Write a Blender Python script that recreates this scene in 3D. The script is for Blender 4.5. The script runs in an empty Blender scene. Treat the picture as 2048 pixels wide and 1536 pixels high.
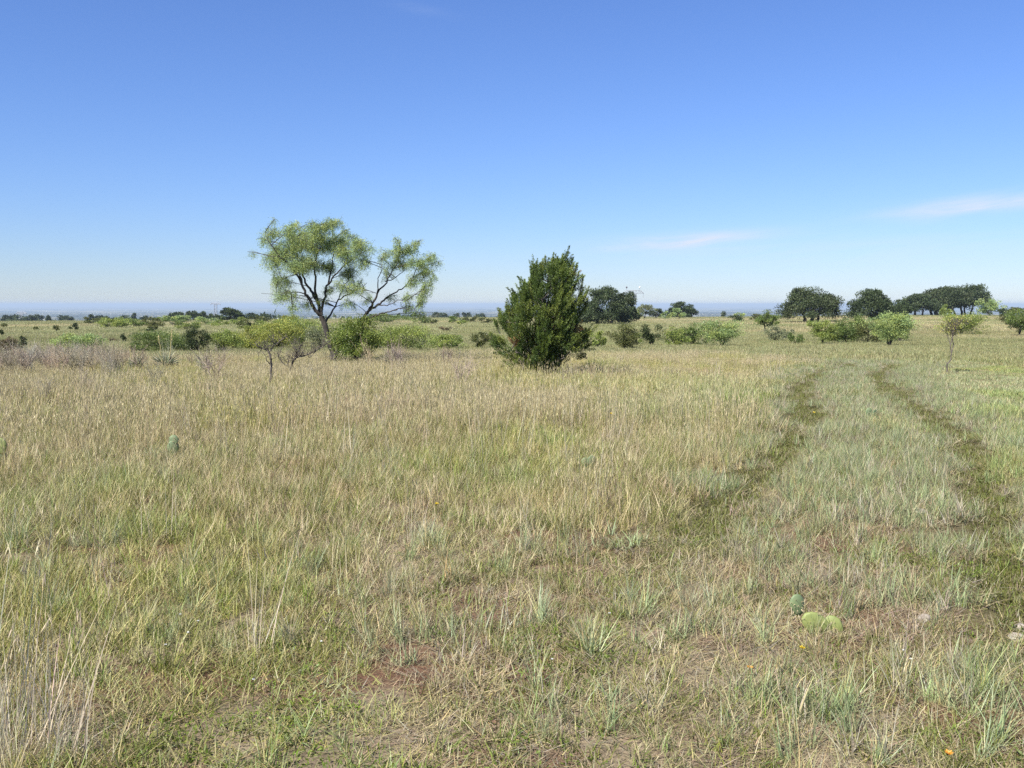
import bpy, math
import numpy as np
from mathutils import Vector

# ------------------------------------------------------------------ camera, sky, sun, exposure
F = 1926.0                      # focal length in photo pixels (2048 wide)
CH = 1.6                        # eye height
PITCH = math.atan(159.0 / F)    # the horizon lies on row 609
CP, SP = math.cos(PITCH), math.sin(PITCH)
scene = bpy.context.scene
cam_d = bpy.data.cameras.new('camera')
cam_d.sensor_width = 36.0
cam_d.lens = 36.0 * F / 2048.0
cam_d.clip_start = 0.05
cam_d.clip_end = 200000.0
cam = bpy.data.objects.new('camera', cam_d)
scene.collection.objects.link(cam)
cam.location = (0, 0, CH)
cam.rotation_euler = (math.pi / 2 - PITCH, 0, 0)
scene.camera = cam

SUN_EL = math.radians(48)
SUN_DIR_XY = (-0.66, -0.75)     # where the sun stands (behind, left)
world = bpy.data.worlds.new('World')
scene.world = world
world.use_nodes = True
wn, wl = world.node_tree.nodes, world.node_tree.links
wn.clear()
sky = wn.new('ShaderNodeTexSky')
sky.sky_type = 'NISHITA'
sky.sun_disc = False
sky.sun_elevation = SUN_EL
sky.sun_rotation = math.atan2(SUN_DIR_XY[0], SUN_DIR_XY[1])
sky.air_density = 1.2
sky.dust_density = 0.0
sky.ozone_density = 3.2
sky.altitude = 300
bg = wn.new('ShaderNodeBackground')
bg.inputs['Strength'].default_value = 0.0505
wo = wn.new('ShaderNodeOutputWorld')
wl.new(bg.outputs[0], wo.inputs[0])

sun_d = bpy.data.lights.new('sun', 'SUN')
sun_d.energy = 5.0
sun_d.angle = math.radians(0.53)
sun_d.color = (1.0, 0.955, 0.87)
sun = bpy.data.objects.new('sun', sun_d)
scene.collection.objects.link(sun)
_n = math.hypot(*SUN_DIR_XY)
_sd = Vector((SUN_DIR_XY[0] / _n * math.cos(SUN_EL), SUN_DIR_XY[1] / _n * math.cos(SUN_EL), math.sin(SUN_EL)))
sun.rotation_euler = (-_sd).to_track_quat('-Z', 'Y').to_euler()

vs = scene.view_settings
vs.view_transform = 'Standard'
vs.look = 'None'
vs.exposure = 1.05
vs.gamma = 1.0
vs.use_curve_mapping = False
scene.render.engine = 'CYCLES'
scene.cycles.use_denoising = False
scene.cycles.max_bounces = 4
scene.cycles.diffuse_bounces = 2
scene.cycles.transmission_bounces = 3
scene.cycles.volume_bounces = 0
scene.cycles.caustics_reflective = False
scene.cycles.caustics_refractive = False


def math_node(nt, op, a, b=None, c=None, clamp=False):
    n = nt.nodes.new('ShaderNodeMath')
    n.operation = op
    n.use_clamp = clamp
    for i, v in enumerate((a, b, c)):
        if v is None:
            continue
        if isinstance(v, (int, float)):
            n.inputs[i].default_value = v
        else:
            nt.links.new(v, n.inputs[i])
    return n.outputs[0]


def sky_clouds():
    """thin streaks of cirrus low in the sky, by direction (azimuth, elevation)"""
    nt = world.node_tree
    tc = nt.nodes.new('ShaderNodeTexCoord')
    sep = nt.nodes.new('ShaderNodeSeparateXYZ')
    nt.links.new(tc.outputs['Generated'], sep.inputs[0])
    az = math_node(nt, 'ARCTAN2', sep.outputs[0], sep.outputs[1])
    el = math_node(nt, 'ARCSINE', sep.outputs[2])
    comb = nt.nodes.new('ShaderNodeCombineXYZ')
    nt.links.new(math_node(nt, 'MULTIPLY', az, 9.0), comb.inputs[0])
    nt.links.new(math_node(nt, 'MULTIPLY', math_node(nt, 'SUBTRACT', el, math_node(nt, 'MULTIPLY', az, 0.10)), 95.0), comb.inputs[1])
    nz = nt.nodes.new('ShaderNodeTexNoise')
    nz.inputs['Scale'].default_value = 1.0
    nz.inputs['Detail'].default_value = 5.0
    nz.inputs['Roughness'].default_value = 0.55
    nz.inputs['Distortion'].default_value = 0.6
    nt.links.new(comb.outputs[0], nz.inputs['Vector'])
    streak = nt.nodes.new('ShaderNodeMapRange')
    streak.inputs[1].default_value = 0.36
    streak.inputs[2].default_value = 0.66
    nt.links.new(nz.outputs['Fac'], streak.inputs[0])
    total = None
    # px, row, half width, half height, tilt, strength
    for px, row, hw, hh, tilt, s in ((1385, 484, 150, 13, 0.05, 1.2), (1970, 428, 140, 14, 0.06, 1.2),
                                     (1660, 505, 420, 26, 0.02, 0.16), (1820, 455, 60, 6, 0.03, 0.14),
                                     (1880, 520, 260, 34, 0.02, 0.16), (840, 20, 60, 9, -0.15, 0.06)):
        a0 = math.atan((px - 1024) / F)
        e0 = math.atan((768 - row) / F) - PITCH
        da = math_node(nt, 'SUBTRACT', az, a0)
        de = math_node(nt, 'SUBTRACT', math_node(nt, 'SUBTRACT', el, e0), math_node(nt, 'MULTIPLY', da, tilt))
        u = math_node(nt, 'MULTIPLY', da, F / hw)
        v = math_node(nt, 'MULTIPLY', de, F / hh)
        r2 = math_node(nt, 'ADD', math_node(nt, 'MULTIPLY', u, u), math_node(nt, 'MULTIPLY', v, v))
        g = math_node(nt, 'MULTIPLY', math_node(nt, 'EXPONENT', math_node(nt, 'MULTIPLY', r2, -0.9)), s)
        total = g if total is None else math_node(nt, 'ADD', total, g)
    fac = math_node(nt, 'MULTIPLY', total, math_node(nt, 'MULTIPLY_ADD', streak.outputs[0], 0.8, 0.2), clamp=True)
    mix = nt.nodes.new('ShaderNodeMix')
    mix.data_type = 'RGBA'
    nt.links.new(fac, mix.inputs[0])
    tint = nt.nodes.new('ShaderNodeMix')          # the whole sky's white balance
    tint.data_type = 'RGBA'; tint.blend_type = 'MULTIPLY'
    tint.inputs[0].default_value = 1.0
    tint.inputs[7].default_value = (0.725, 0.915, 1.43, 1)
    nt.links.new(sky.outputs[0], tint.inputs[6])
    nt.links.new(tint.outputs[2], mix.inputs[6])
    mix.inputs[7].default_value = (7.2, 7.9, 9.2, 1)
    nt.links.new(mix.outputs[2], bg.inputs['Color'])


sky_clouds()

# ------------------------------------------------------------------ helpers
col = scene.collection


def zat(row, y):
    t = (768 - row) / F
    return CH + y * (t * CP - SP) / (CP + t * SP)


def xat(px, y, z=0.0):
    return (px - 1024) / F * (y * CP - (z - CH) * SP)


def _hash(ix, iy, seed):
    h = (ix.astype(np.int64) * 374761393 + iy.astype(np.int64) * 668265263 + seed * 1442695041) & 0xFFFFFFFF
    h = ((h ^ (h >> 13)) * 1274126177) & 0xFFFFFFFF
    h = h ^ (h >> 16)
    return (h & 0xFFFFFF) / float(0xFFFFFF)


def vnoise(x, y, seed=0):
    x = np.asarray(x, float); y = np.asarray(y, float)
    ix = np.floor(x); iy = np.floor(y)
    fx = x - ix; fy = y - iy
    fx = fx * fx * (3 - 2 * fx); fy = fy * fy * (3 - 2 * fy)
    a = _hash(ix, iy, seed); b = _hash(ix + 1, iy, seed)
    c = _hash(ix, iy + 1, seed); d = _hash(ix + 1, iy + 1, seed)
    return (a * (1 - fx) + b * fx) * (1 - fy) + (c * (1 - fx) + d * fx) * fy


def fbm(x, y, seed=0, oct=3):
    s, a, t = 0.0, 1.0, 0.0
    for i in range(oct):
        s = s + a * vnoise(x * 2 ** i + 13.7 * i, y * 2 ** i - 7.1 * i, seed + i)
        t += a
        a *= 0.5
    return s / t


def sstep(a, b, x):
    t = np.clip((np.asarray(x, float) - a) / (b - a), 0, 1)
    return t * t * (3 - 2 * t)


def lerp(a, b, t):
    return a + (b - a) * t


# wheel ruts: photo points on the ground -> x as a function of depth y
def gpt(px, row):
    t = (768 - row) / F
    y = -CH * (CP + t * SP) / (t * CP - SP)
    return xat(px, y), y


RUT_L = [gpt(*p) for p in ((1300, 1200), (1384, 1085), (1428, 1045), (1457, 1000), (1505, 960), (1540, 920), (1588, 880), (1612, 835), (1600, 800), (1596, 778), (1618, 755), (1650, 732), (1700, 722))]
RUT_R = [gpt(*p) for p in ((2110, 1300), (2050, 1200), (2022, 1133), (1994, 1078), (1976, 1023), (1961, 961), (1950, 917), (1921, 881), (1870, 837), (1811, 797), (1762, 765), (1757, 740), (1800, 722))]


def rut_x(R, y):
    ys = np.array([p[1] for p in R]); xs = np.array([p[0] for p in R])
    o = np.argsort(ys)
    return np.interp(y, ys[o], xs[o])


def rut_mask(x, y, grow=0.0):
    """1 inside a wheel rut"""
    w = 0.29 + grow + 0.1 * (fbm(x * 1.3, y * 1.3, 77, 2) - 0.5)
    wob = 0.12 * (fbm(y * 0.7, y * 0.0 + 3.0, 78, 2) - 0.5)
    l = np.exp(-((x - rut_x(RUT_L, y) - wob) / w) ** 2) * sstep(4.6, 7.4, y) * (1 - sstep(28, 33, y))
    r = np.exp(-((x - rut_x(RUT_R, y) - wob) / w) ** 2) * sstep(3.0, 5.0, y) * (1 - sstep(28, 33, y))
    return np.maximum(l, r)


KD = [0, 12, 20, 30, 36, 45, 60, 85, 110, 150, 200, 270, 300, 350, 400, 450, 600, 1000, 2000, 4000, 12000, 25000, 40000]
KL = [0, 0, -.05, -.15, -.3, -.65, -1.15, -1.5, -1.8, -2.0, -2.25, -2.8, -3.15, -3.9, -4.7, -6, -11, -26, -50, -64, -78, -86, -80]
KM = [0, 0, -.05, -.15, -.3, -.65, -1.05, -1.3, -1.45, -1.65, -1.9, -2.3, -2.5, -2.85, -3.4, -4.6, -9, -24, -48, -62, -78, -86, -80]
KR = [0, 0, -.05, -.15, -.3, -.6, -.95, -1.1, -1.2, -1.3, -1.5, -1.5, -1.55, -1.9, -2.6, -4, -9, -24, -48, -62, -78, -86, -80]


def ground_z(x, y):
    x = np.asarray(x, float); y = np.asarray(y, float)
    d = np.hypot(x, y)
    az = np.clip(np.arctan2(x, np.maximum(y, 1e-6)), -0.55, 0.5)
    px = 1024 + F * np.tan(az)
    z = 0
    for k in (0.9, 0.95, 1.0, 1.05, 1.1):
        dd = d * k
        zl, zm, zr = np.interp(dd, KD, KL), np.interp(dd, KD, KM), np.interp(dd, KD, KR)
        t1 = sstep(300, 1300, px); t2 = sstep(1400, 1850, px)
        z = z + 0.2 * lerp(lerp(zl, zm, t1), zr, t2)
    near = 1 - sstep(30, 60, d)
    z = z + 0.07 * (fbm(x * 0.6, y * 0.6, 3, 3) - 0.5) * near
    z = z + 0.25 * (fbm(x / 22, y / 22, 5, 3) - 0.5) * sstep(40, 120, d) * (1 - sstep(500, 900, d))
    z = z + 9 * (fbm(x / 700, y / 700, 8, 3) - 0.5) * sstep(800, 2500, d)
    z = z + 60 * (fbm(x / 6000, y / 6000, 9, 3) - 0.45) * sstep(15000, 36000, d)
    z = z - 0.07 * rut_mask(x, y) * (d < 60)
    return z


def gz(x, y):
    return float(ground_z(np.array([x]), np.array([y]))[0])


def tag(o, label=None, cat=None, group=None, kind=None):
    if label: o['label'] = label
    if cat: o['category'] = cat
    if group: o['group'] = group
    if kind: o['kind'] = kind
    return o


def empty(name, loc):
    o = bpy.data.objects.new(name, None)
    o.empty_display_size = 0.2
    o.location = loc
    col.objects.link(o)
    return o


class MB:
    """collects vertices and faces (with a colour per vertex) and links them as one mesh object"""
    def __init__(s):
        s.V, s.Q, s.T, s.C, s.n = [], [], [], [], 0

    def add(s, V, Q=None, T=None, C=(1, 1, 1)):
        V = np.asarray(V, float).reshape(-1, 3)
        s.V.append(V)
        C = np.asarray(C, float)
        if C.ndim == 1:
            C = np.tile(C, (len(V), 1))
        s.C.append(C)
        if Q is not None and len(Q): s.Q.append(np.asarray(Q, np.int64).reshape(-1, 4) + s.n)
        if T is not None and len(T): s.T.append(np.asarray(T, np.int64).reshape(-1, 3) + s.n)
        s.n += len(V)

    def tube(s, P, R, sides=5, C=(1, 1, 1), cap=False):
        P = np.asarray(P, float); R = np.asarray(R, float)
        k = len(P)
        D = np.gradient(P, axis=0)
        D /= np.linalg.norm(D, axis=1, keepdims=True) + 1e-9
        ref = np.array([0.31, 0.83, 0.46])
        A = np.cross(D, ref); A /= np.linalg.norm(A, axis=1, keepdims=True) + 1e-9
        B = np.cross(D, A)
        an = np.arange(sides) * 2 * np.pi / sides
        V = P[:, None, :] + R[:, None, None] * (np.cos(an)[None, :, None] * A[:, None, :] + np.sin(an)[None, :, None] * B[:, None, :])
        i, j = np.meshgrid(np.arange(k - 1), np.arange(sides), indexing='ij')
        jn = (j + 1) % sides
        Q = np.stack([i * sides + j, i * sides + jn, (i + 1) * sides + jn, (i + 1) * sides + j], -1).reshape(-1, 4)
        T = None
        if cap:
            T = [[0, a + 1, a] for a in range(1, sides - 1)] + [[(k - 1) * sides, (k - 1) * sides + a, (k - 1) * sides + a + 1] for a in range(1, sides - 1)]
        s.add(V.reshape(-1, 3), Q, T, C)

    def leaves(s, P, D, L, W, rng, C):
        """pointed leaves, one bent quad each"""
        P = np.asarray(P, float); n = len(P)
        D = D / (np.linalg.norm(D, axis=1, keepdims=True) + 1e-9)
        S = np.cross(D, rng.normal(size=(n, 3)))
        S /= np.linalg.norm(S, axis=1, keepdims=True) + 1e-9
        L = np.broadcast_to(L, (n,))[:, None]; W = np.broadcast_to(W, (n,))[:, None]
        V = np.stack([P, P + D * L * 0.45 + S * W * 0.5, P + D * L, P + D * L * 0.45 - S * W * 0.5], 1).reshape(-1, 3)
        C = np.asarray(C, float)
        if C.ndim == 1: C = np.tile(C, (n, 1))
        s.add(V, np.arange(n * 4).reshape(-1, 4), None, np.repeat(C, 4, 0))

    def mesh(s, name, mat):
        V = np.concatenate(s.V); C = np.concatenate(s.C)
        Q = np.concatenate(s.Q) if s.Q else np.zeros((0, 4), np.int64)
        T = np.concatenate(s.T) if s.T else np.zeros((0, 3), np.int64)
        me = bpy.data.meshes.new(name)
        me.vertices.add(len(V)); me.vertices.foreach_set('co', V.astype(np.float32).ravel())
        nl = len(Q) * 4 + len(T) * 3
        me.loops.add(nl)
        me.loops.foreach_set('vertex_index', np.concatenate([Q.ravel(), T.ravel()]).astype(np.int32))
        me.polygons.add(len(Q) + len(T))
        me.polygons.foreach_set('loop_start', np.concatenate([np.arange(len(Q)) * 4, len(Q) * 4 + np.arange(len(T)) * 3]).astype(np.int32))
        a = me.attributes.new('col', 'FLOAT_COLOR', 'POINT')
        a.data.foreach_set('color', np.concatenate([C, np.ones((len(C), 1))], 1).astype(np.float32).ravel())
        me.update(calc_edges=True)
        if mat: me.materials.append(mat)
        return me

    def build(s, name, mat, parent=None, smooth=False):
        me = s.mesh(name, mat)
        if smooth:
            me.polygons.foreach_set('use_smooth', np.ones(len(me.polygons), bool))
        o = bpy.data.objects.new(name, me)
        col.objects.link(o)
        if parent is not None:
            o.parent = parent
        return o


# ------------------------------------------------------------------ materials
def new_mat(name):
    m = bpy.data.materials.new(name)
    m.use_nodes = True
    m.node_tree.nodes.clear()
    return m, m.node_tree


def leaf_mat(name, instancer=False, transl=0.3, gloss=0.0):
    m, nt = new_mat(name)
    at = nt.nodes.new('ShaderNodeAttribute'); at.attribute_name = 'col'
    c = at.outputs['Color']
    if instancer:
        ai = nt.nodes.new('ShaderNodeAttribute'); ai.attribute_type = 'INSTANCER'; ai.attribute_name = 'gcol'
        mx = nt.nodes.new('ShaderNodeMix'); mx.data_type = 'RGBA'; mx.blend_type = 'MULTIPLY'
        mx.inputs[0].default_value = 1.0
        nt.links.new(c, mx.inputs[6]); nt.links.new(ai.outputs['Color'], mx.inputs[7])
        c = mx.outputs[2]
    d = nt.nodes.new('ShaderNodeBsdfDiffuse'); t = nt.nodes.new('ShaderNodeBsdfTranslucent')
    nt.links.new(c, d.inputs['Color']); nt.links.new(c, t.inputs['Color'])
    mix = nt.nodes.new('ShaderNodeMixShader'); mix.inputs[0].default_value = transl
    nt.links.new(d.outputs[0], mix.inputs[1]); nt.links.new(t.outputs[0], mix.inputs[2])
    out = nt.nodes.new('ShaderNodeOutputMaterial')
    last = mix.outputs[0]
    if gloss > 0:
        g = nt.nodes.new('ShaderNodeBsdfGlossy'); g.inputs['Roughness'].default_value = 0.45
        g.inputs['Color'].default_value = (1, 1, 1, 1)
        m2 = nt.nodes.new('ShaderNodeMixShader'); m2.inputs[0].default_value = gloss
        nt.links.new(last, m2.inputs[1]); nt.links.new(g.outputs[0], m2.inputs[2])
        last = m2.outputs[0]
    nt.links.new(last, out.inputs['Surface'])
    return m


def noise_mat(name, c1, c2, scale=20.0, stretch=(1, 1, 1), rough=0.9, bump=0.3, vcol=False):
    m, nt = new_mat(name)
    tc = nt.nodes.new('ShaderNodeTexCoord')
    mp = nt.nodes.new('ShaderNodeMapping'); mp.inputs['Scale'].default_value = stretch
    nz = nt.nodes.new('ShaderNodeTexNoise'); nz.inputs['Scale'].default_value = scale; nz.inputs['Detail'].default_value = 6
    rp = nt.nodes.new('ShaderNodeValToRGB')
    rp.color_ramp.elements[0].position = 0.33; rp.color_ramp.elements[0].color = (*c1, 1)
    rp.color_ramp.elements[1].position = 0.68; rp.color_ramp.elements[1].color = (*c2, 1)
    b = nt.nodes.new('ShaderNodeBsdfPrincipled'); b.inputs['Roughness'].default_value = rough
    bp = nt.nodes.new('ShaderNodeBump'); bp.inputs['Strength'].default_value = bump
    out = nt.nodes.new('ShaderNodeOutputMaterial')
    nt.links.new(tc.outputs['Object'], mp.inputs[0]); nt.links.new(mp.outputs[0], nz.inputs['Vector'])
    nt.links.new(nz.outputs['Fac'], rp.inputs[0]); nt.links.new(nz.outputs['Fac'], bp.inputs['Height'])
    nt.links.new(rp.outputs[0], b.inputs['Base Color']); nt.links.new(bp.outputs[0], b.inputs['Normal'])
    nt.links.new(b.outputs[0], out.inputs['Surface'])
    return m


M_LEAF = leaf_mat('leaf', transl=0.38, gloss=0.02)
M_OAK = leaf_mat('oak_leaf', transl=0.18, gloss=0.012)
M_GRASS = leaf_mat('grass_blade', instancer=True, transl=0.30, gloss=0.02)
M_BARK = noise_mat('bark', (0.018, 0.015, 0.012), (0.065, 0.054, 0.045), 18, (1, 1, 0.25), bump=0.6)
M_DEAD = noise_mat('dead_wood', (0.05, 0.04, 0.033), (0.14, 0.12, 0.10), 25, (1, 1, 0.3), bump=0.4)
M_GREYWOOD = noise_mat('weathered_twig', (0.16, 0.13, 0.11), (0.34, 0.30, 0.27), 25, (1, 1, 0.3))
M_PAD = noise_mat('cactus_skin', (0.105, 0.145, 0.070), (0.155, 0.20, 0.092), 16, rough=0.6, bump=0.15)
M_PADY = noise_mat('cactus_skin_yellow', (0.15, 0.19, 0.055), (0.235, 0.265, 0.085), 16, rough=0.6, bump=0.15)
M_SPINE = noise_mat('cactus_spine', (0.5, 0.42, 0.25), (0.7, 0.6, 0.4), 30)
M_ROCK = noise_mat('limestone', (0.18, 0.15, 0.12), (0.38, 0.34, 0.28), 14, bump=0.8)
M_STEEL = noise_mat('galvanised_steel', (0.22, 0.23, 0.25), (0.32, 0.33, 0.35), 3, rough=0.6, bump=0.0)
M_WHITE = noise_mat('white_paint', (0.75, 0.75, 0.74), (0.82, 0.82, 0.81), 5, rough=0.5, bump=0.0)
M_DARKBALL = noise_mat('dark_paint', (0.05, 0.03, 0.03), (0.08, 0.05, 0.05), 5, rough=0.5, bump=0.0)
M_ROOF = noise_mat('roof_sheet', (0.5, 0.5, 0.5), (0.62, 0.61, 0.6), 5, rough=0.5, bump=0.0)


def ground_mat():
    m, nt = new_mat('prairie_ground')
    geo = nt.nodes.new('ShaderNodeNewGeometry')
    at = nt.nodes.new('ShaderNodeAttribute'); at.attribute_name = 'col'
    b = nt.nodes.new('ShaderNodeBsdfPrincipled'); b.inputs['Roughness'].default_value = 0.95
    b.inputs['Specular IOR Level'].default_value = 0.1
    def nz(scale, detail=6, rough=0.6):
        n = nt.nodes.new('ShaderNodeTexNoise'); n.inputs['Scale'].default_value = scale
        n.inputs['Detail'].default_value = detail; n.inputs['Roughness'].default_value = rough
        nt.links.new(geo.outputs['Position'], n.inputs['Vector'])
        return n.outputs['Fac']
    def ramp(f, lo, hi):
        r = nt.nodes.new('ShaderNodeMapRange'); r.inputs[1].default_value = lo; r.inputs[2].default_value = hi
        nt.links.new(f, r.inputs[0]); return r.outputs[0]
    fine = ramp(nz(40), 0.3, 0.7)
    mid = ramp(nz(2.2), 0.3, 0.7)
    big = ramp(nz(0.12), 0.3, 0.7)
    mul = math_node(nt, 'MULTIPLY_ADD', fine, 0.45, 0.55)
    mul = math_node(nt, 'MULTIPLY', mul, math_node(nt, 'MULTIPLY_ADD', mid, 0.35, 0.85))
    mul = math_node(nt, 'MULTIPLY', mul, math_node(nt, 'MULTIPLY_ADD', big, 0.3, 0.85))
    vm = nt.nodes.new('ShaderNodeVectorMath'); vm.operation = 'SCALE'
    nt.links.new(at.outputs['Color'], vm.inputs[0]); nt.links.new(mul, vm.inputs['Scale'])
    nt.links.new(vm.outputs[0], b.inputs['Base Color'])
    bp = nt.nodes.new('ShaderNodeBump'); bp.inputs['Strength'].default_value = 0.5; bp.inputs['Distance'].default_value = 0.02
    nt.links.new(fine, bp.inputs['Height']); nt.links.new(bp.outputs[0], b.inputs['Normal'])
    out = nt.nodes.new('ShaderNodeOutputMaterial'); nt.links.new(b.outputs[0], out.inputs['Surface'])
    return m


M_GROUND = ground_mat()

# ------------------------------------------------------------------ vegetation zones (real plant colours by place)
TAN = np.array([0.535, 0.460, 0.262])
STRAW = np.array([0.585, 0.500, 0.245])
ROSE = np.array([0.445, 0.350, 0.230])
GREEN = np.array([0.236, 0.252, 0.055])
FRESH = np.array([0.183, 0.252, 0.045])
BLUE = np.array([0.319, 0.374, 0.185])
GREYT = np.array([0.448, 0.403, 0.290])
OLIVE = np.array([0.128, 0.135, 0.036])


def side(x, y):
    """metres right of the left wheel rut (negative: in the meadow)"""
    return x - rut_x(RUT_L, np.clip(y, 3, 27))


def zone(x, y):
    d = np.hypot(x, y)
    s = side(x, y)
    track = sstep(-0.9, 0.1, s + 0.6 * (fbm(x * 0.8, y * 0.8, 31, 2) - 0.5))      # 1 on the track and to its right
    n1 = fbm(x * 0.35, y * 0.35, 41, 3)
    n2 = fbm(x * 1.1, y * 1.1, 42, 3)
    edge = 1 - sstep(-3.6, -0.7, s + 3.0 * (n1 - 0.5) + 1.2 * (n2 - .5))
    tall = edge * sstep(8.5, 15, d + 5 * (n1 - 0.5)) * (1 - sstep(30, 38, d))
    return d, s, track, tall, n1, n2


def far_col(x, y):
    """mean plant cover colour beyond the near meadow"""
    n = fbm(x / 18, y / 18, 51, 3); n2 = fbm(x / 55, y / 30, 52, 3)
    g = np.array([0.235, 0.238, 0.110]); t = np.array([0.34, 0.30, 0.165]); o = np.array([0.175, 0.185, 0.072])
    f = (.75 * sstep(0.47, 0.68, n2))[..., None]
    c = g * (1 - f) + t * f
    f = (sstep(0.5, 0.75, n) * 0.6)[..., None]
    return c * (1 - f) + o * f


# ------------------------------------------------------------------ ground
def build_ground():
    front = np.radians(np.linspace(-42, 42, 441))
    back = np.radians(np.linspace(42, 318, 93))[1:-1]
    az = np.concatenate([front, back])
    r = [0.0]
    step = 0.10
    rr = 0.4
    while rr < 40000:
        r.append(rr)
        rr += max(0.10, rr * 0.022) if rr < 60 else rr * 0.045
    r.append(40000.0)
    r = np.array(r[1:])
    A, Rr = np.meshgrid(az, r)
    X = Rr * np.sin(A); Y = Rr * np.cos(A)
    Z = ground_z(X, Y)
    na, nr = len(az), len(r)
    V = np.stack([X, Y, Z], -1).reshape(-1, 3)
    V = np.concatenate([V, [[0, 0, gz(0, 0)]]])
    i, j = np.meshgrid(np.arange(nr - 1), np.arange(na), indexing='ij')
    jn = (j + 1) % na
    Q = np.stack([i * na + j, i * na + jn, (i + 1) * na + jn, (i + 1) * na + j], -1)[..., ::-1].reshape(-1, 4)
    T = np.array([[nr * na, (a + 1) % na, a] for a in range(na)])
    x, y = V[:, 0], V[:, 1]
    d, s, track, tall, n1, n2 = zone(x, y)
    soil = np.array([0.165, 0.095, 0.060]); thatch = np.array([0.26, 0.205, 0.135])
    f = sstep(0.35, 0.6, fbm(x * 1.7, y * 1.7, 61, 3))[:, None]
    near = soil * (1 - f) + thatch * f
    cover = sstep(11, 18, d)[:, None]
    near = near * (1 - cover) + np.array([0.225, 0.20, 0.105]) * cover
    rm = rut_mask(x, y, .3)[:, None] * 0.9
    near = near * (1 - rm) + np.array([0.115, 0.110, 0.050]) * rm
    far = far_col(x, y)
    t = sstep(34, 60, d)[:, None]
    C = near * (1 - t) + far * t
    wood = np.array([0.055, 0.075, 0.045]); field = np.array([0.34, 0.30, 0.17])
    n = fbm(x / 420, y / 420, 71, 3)
    v = wood * (1 - sstep(0.56, 0.66, n))[:, None] + field * sstep(0.56, 0.66, n)[:, None]
    t = sstep(520, 900, d)[:, None]
    C = C * (1 - t) + v * t
    mb = MB(); mb.add(V, Q, T, C)
    o = mb.build('ground', M_GROUND, smooth=True)
    tag(o, kind='structure')
    return o


build_ground()

# ------------------------------------------------------------------ grass: tuft kinds scattered as stuff
RNG = np.random.default_rng(11)


def blades(mb, n, h, spread, lean, width, curl, segs, rng, bcol=None, base_up=0.0, flat=False):
    """curved tapering grass blades"""
    az = rng.uniform(0, 2 * np.pi, n)
    r = spread * np.sqrt(rng.uniform(0, 1, n))
    az0 = rng.uniform(0, 2 * np.pi, n)
    P0 = np.stack([r * np.cos(az0), r * np.sin(az0), np.full(n, base_up)], 1)
    H = rng.uniform(h[0], h[1], n)
    le = np.abs(rng.normal(0, lean, n)) + 0.03
    cu = rng.uniform(0.2, 1.0, n) * curl
    dirh = np.stack([np.cos(az), np.sin(az), np.zeros(n)], 1)
    sidev = np.stack([-np.sin(az + rng.normal(0, .6, n)), np.cos(az + rng.normal(0, .6, n)), np.zeros(n)], 1)
    t = np.linspace(0, 1, segs + 1)
    th = le[:, None] + cu[:, None] * t[None, :]
    if flat:
        th = np.clip(th, 1.15, 1.75)
    ds = H[:, None] / segs
    dz = np.cos(th) * ds; dr = np.sin(th) * ds
    cz = np.concatenate([np.zeros((n, 1)), np.cumsum((dz[:, 1:] + dz[:, :-1]) / 2, 1)], 1)
    cr = np.concatenate([np.zeros((n, 1)), np.cumsum((dr[:, 1:] + dr[:, :-1]) / 2, 1)], 1)
    C = P0[:, None, :] + cr[..., None] * dirh[:, None, :] + cz[..., None] * np.array([0, 0, 1.0])
    if flat:
        C[..., 2] = np.maximum(C[..., 2], 0.004)
    w = width * rng.uniform(0.6, 1.3, n)[:, None] * (1 - t[None, :] ** 1.6 * 0.9)
    Lf = C - sidev[:, None, :] * w[..., None] / 2
    Rt = C + sidev[:, None, :] * w[..., None] / 2
    V = np.stack([Lf, Rt], 2).reshape(n, (segs + 1) * 2, 3)
    k = (segs + 1) * 2
    q = np.array([[2 * i, 2 * i + 1, 2 * i + 3, 2 * i + 2] for i in range(segs)])
    Q = (q[None] + (np.arange(n) * k)[:, None, None]).reshape(-1, 4)
    if bcol is None:
        bc = rng.uniform(0.72, 1.25, n)[:, None] * np.ones((1, 3))
    else:
        bc = bcol(n)
    mb.add(V.reshape(-1, 3), Q, None, np.repeat(bc, k, 0))
    return C[:, -1, :]


def mixcol(frac, dry, lo=0.75, hi=1.25):
    def f(n):
        c = RNG.uniform(lo, hi, n)[:, None] * np.ones((1, 3))
        m = RNG.uniform(0, 1, n) < frac
        c[m] = c[m] * np.array(dry)
        return c
    return f


def seedheads(mb, tips, L, W, c, rng):
    n = len(tips)
    for k in range(2):
        D = np.stack([rng.normal(0, .25, n), rng.normal(0, .25, n), np.ones(n)], 1)
        mb.leaves(tips - D * L * 0.55, D, L, W, rng, np.array(c) * np.ones((n, 1)) * rng.uniform(.8, 1.2, (n, 1)))


def proto(name, fn, count):
    c = bpy.data.collections.new(name)
    for i in range(count):
        mb = MB(); fn(mb, RNG)
        me = mb.mesh('%s_%02d' % (name, i), M_GRASS)
        c.objects.link(bpy.data.objects.new('%s_%02d' % (name, i), me))
    return c



def disc(n, R, rng):
    r = R * np.sqrt(rng.uniform(0, 1, n)); t = rng.uniform(0, 2 * np.pi, n)
    return r * np.cos(t), r * np.sin(t)


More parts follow.
